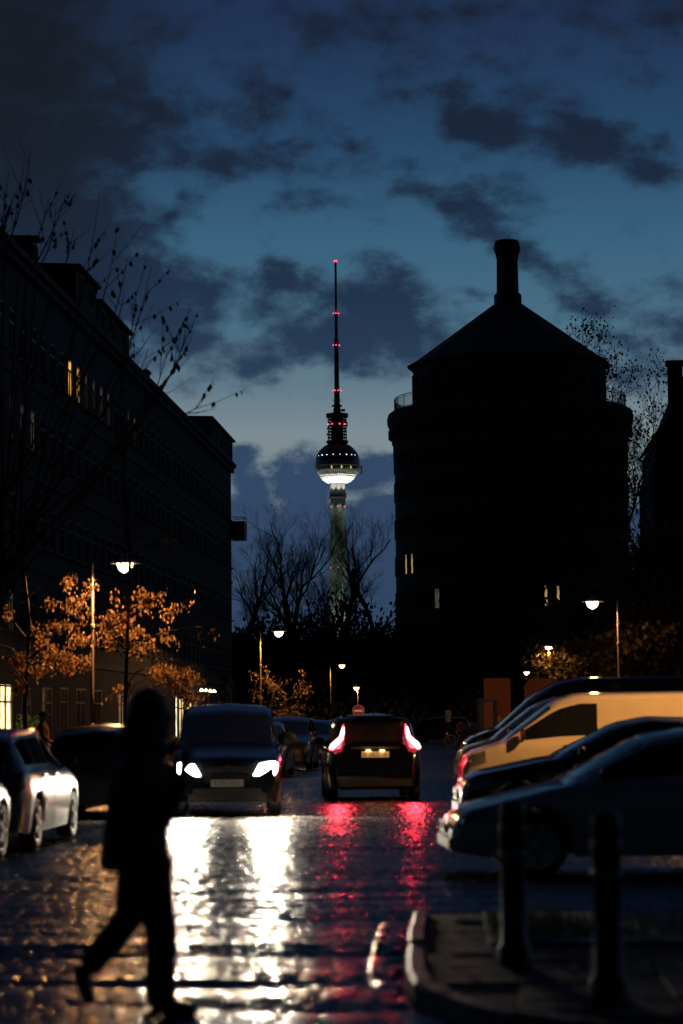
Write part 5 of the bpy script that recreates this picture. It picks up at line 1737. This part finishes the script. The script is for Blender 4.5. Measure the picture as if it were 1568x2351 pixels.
sf.tube([a + Vector((-.055, 0, -.015)), a + Vector((.0, 0, -.01)), a + Vector((.08, 0, -.022)), a + Vector((.155, 0, -.032)), a + Vector((.185, 0, -.036))], [.042, .048, .043, .034, .02], 12)
sf.tube([a + Vector((-.0, 0, .04)), a + Vector((-.0, 0, -.02))], [.05, .045], 10)
sf.box(a + Vector((-.05, 0, -.052)), (.07, .07, .03))
sf.box(a + Vector((.10, 0, -.060)), (.17, .075, .014))
fuse(sf, 'shoe', M_shoe, pe, .007, 2)
sb = MB()
h0, h1 = pl(183, 2212, .08), pl(198, 2296, .08)
sb.tube([h0, h0.lerp(h1, .35) + Vector((-.012, 0, 0)), h0.lerp(h1, .75), h1 + Vector((.012, 0, .02)), h1 + Vector((.03, 0, .03))], [.046, .047, .04, .032, .018], 12)
sb.tube([pl(206, 2205, .08), pl(188, 2225, .08)], [.055, .045], 10)
fuse(sb, 'shoe', M_shoe, pe, .007, 2)
# hair: cap plus long strands falling on the collar
hr = MB()
hr.sphere(hc_ + Vector((-.022, 0, .035)), 1, 16, 12, (.108, .094, .118))
hr.sphere(hc_ + Vector((-.055, 0, -.03)), 1, 12, 10, (.085, .092, .13))
rh = random.Random(2)
for k in range(26):
    t = k/25
    a_ = -2.0 + 4.0*t
    p0 = hc_ + Vector((-.06 - .05*math.cos(a_), .088*math.sin(a_), .03))
    p1 = hc_ + Vector((-.085 - .04*math.cos(a_) + rh.gauss(0, .012), .092*math.sin(a_), -.10))
    p2 = hc_ + Vector((-.075 + rh.gauss(0, .02), .088*math.sin(a_), -.17 + rh.gauss(0, .02)))
    hr.tube([p0, p1, p2], [.028, .024, .010], 6)
fuse(hr, 'hair', M_hair, pe, .008, 2)

# pedestrian on the left pavement
YQ = 60.0
q0 = (gx(98, YQ), YQ, .09)
p2 = thing('person', 'pedestrian with dark cap and rust coloured jacket on the left pavement', 'person', q0)
b2 = MB()
b2.sphere((.02, 0, 1.60), 1, 12, 10, (.09, .075, .115)); b2.tube([(.0, 0, 1.52), (0, 0, 1.40)], [.055, .065], 10)
b2.tube([(.10, 0, 1.60), (.115, 0, 1.575)], [.012, .014], 6)
elring(b2, [(0, 0, .85, .12, .15), (0, 0, 1.1, .11, .14), (0, 0, 1.35, .11, .18), (0, 0, 1.43, .06, .08)], 14)
b2.tube([(0, -.09, .9), (.10, -.09, .48), (.08, -.09, .08)], [.085, .06, .045], 10); b2.tube([(0, .09, .9), (-.08, .09, .48), (-.22, .09, .10)], [.085, .06, .045], 10)
b2.tube([(0, -.2, 1.36), (.05, -.24, 1.1), (.2, -.2, .98)], [.05, .042, .033], 8); b2.tube([(0, .2, 1.36), (-.05, .24, 1.1), (.08, .24, .92)], [.05, .042, .033], 8)
hand(b2, Vector((.2, -.2, .98)), Vector((1, .2, -.3)), 1, .5); hand(b2, Vector((.08, .24, .92)), Vector((.4, 0, -1)), -1, .5)
fuse(b2, 'body', M_skin, p2, .009, 2)
j2 = MB()
elring(j2, [(0, 0, .80, .17, .21), (0, 0, 1.05, .165, .20), (0, 0, 1.3, .15, .215), (0, 0, 1.42, .10, .14), (0, 0, 1.47, .07, .08)], 16)
j2.tube([(0, -.19, 1.36), (.05, -.24, 1.1), (.17, -.2, 1.0)], [.075, .065, .05], 10); j2.tube([(0, .19, 1.36), (-.05, .24, 1.1), (.06, .24, .97)], [.075, .065, .05], 10)
fuse(j2, 'jacket', mat('rust red jacket', (.22, .08, .05), .8), p2, .014, 4)
t2 = MB()
t2.tube([(0, -.09, .9), (.10, -.09, .48), (.085, -.09, .1)], [.105, .08, .065], 12); t2.tube([(0, .09, .9), (-.08, .09, .48), (-.205, .09, .12)], [.105, .08, .065], 12)
fuse(t2, 'trousers', M_trou, p2, .014, 4)
for x, y in ((.10, -.09), (-.20, .09)):
    MB().tube([(x-.08, y, .05), (x, y, .055), (x+.12, y, .035), (x+.16, y, .03)], [.04, .05, .04, .02], 10).build('shoe', M_shoe, p2, smooth=True)
MB().sphere((.0, 0, 1.665), 1, 12, 8, (.105, .09, .085)).tube([(.08, -.05, 1.65), (.15, 0, 1.64), (.08, .05, 1.65)], [.015, .02, .015], 6).build('cap', M_hair, p2, smooth=True)
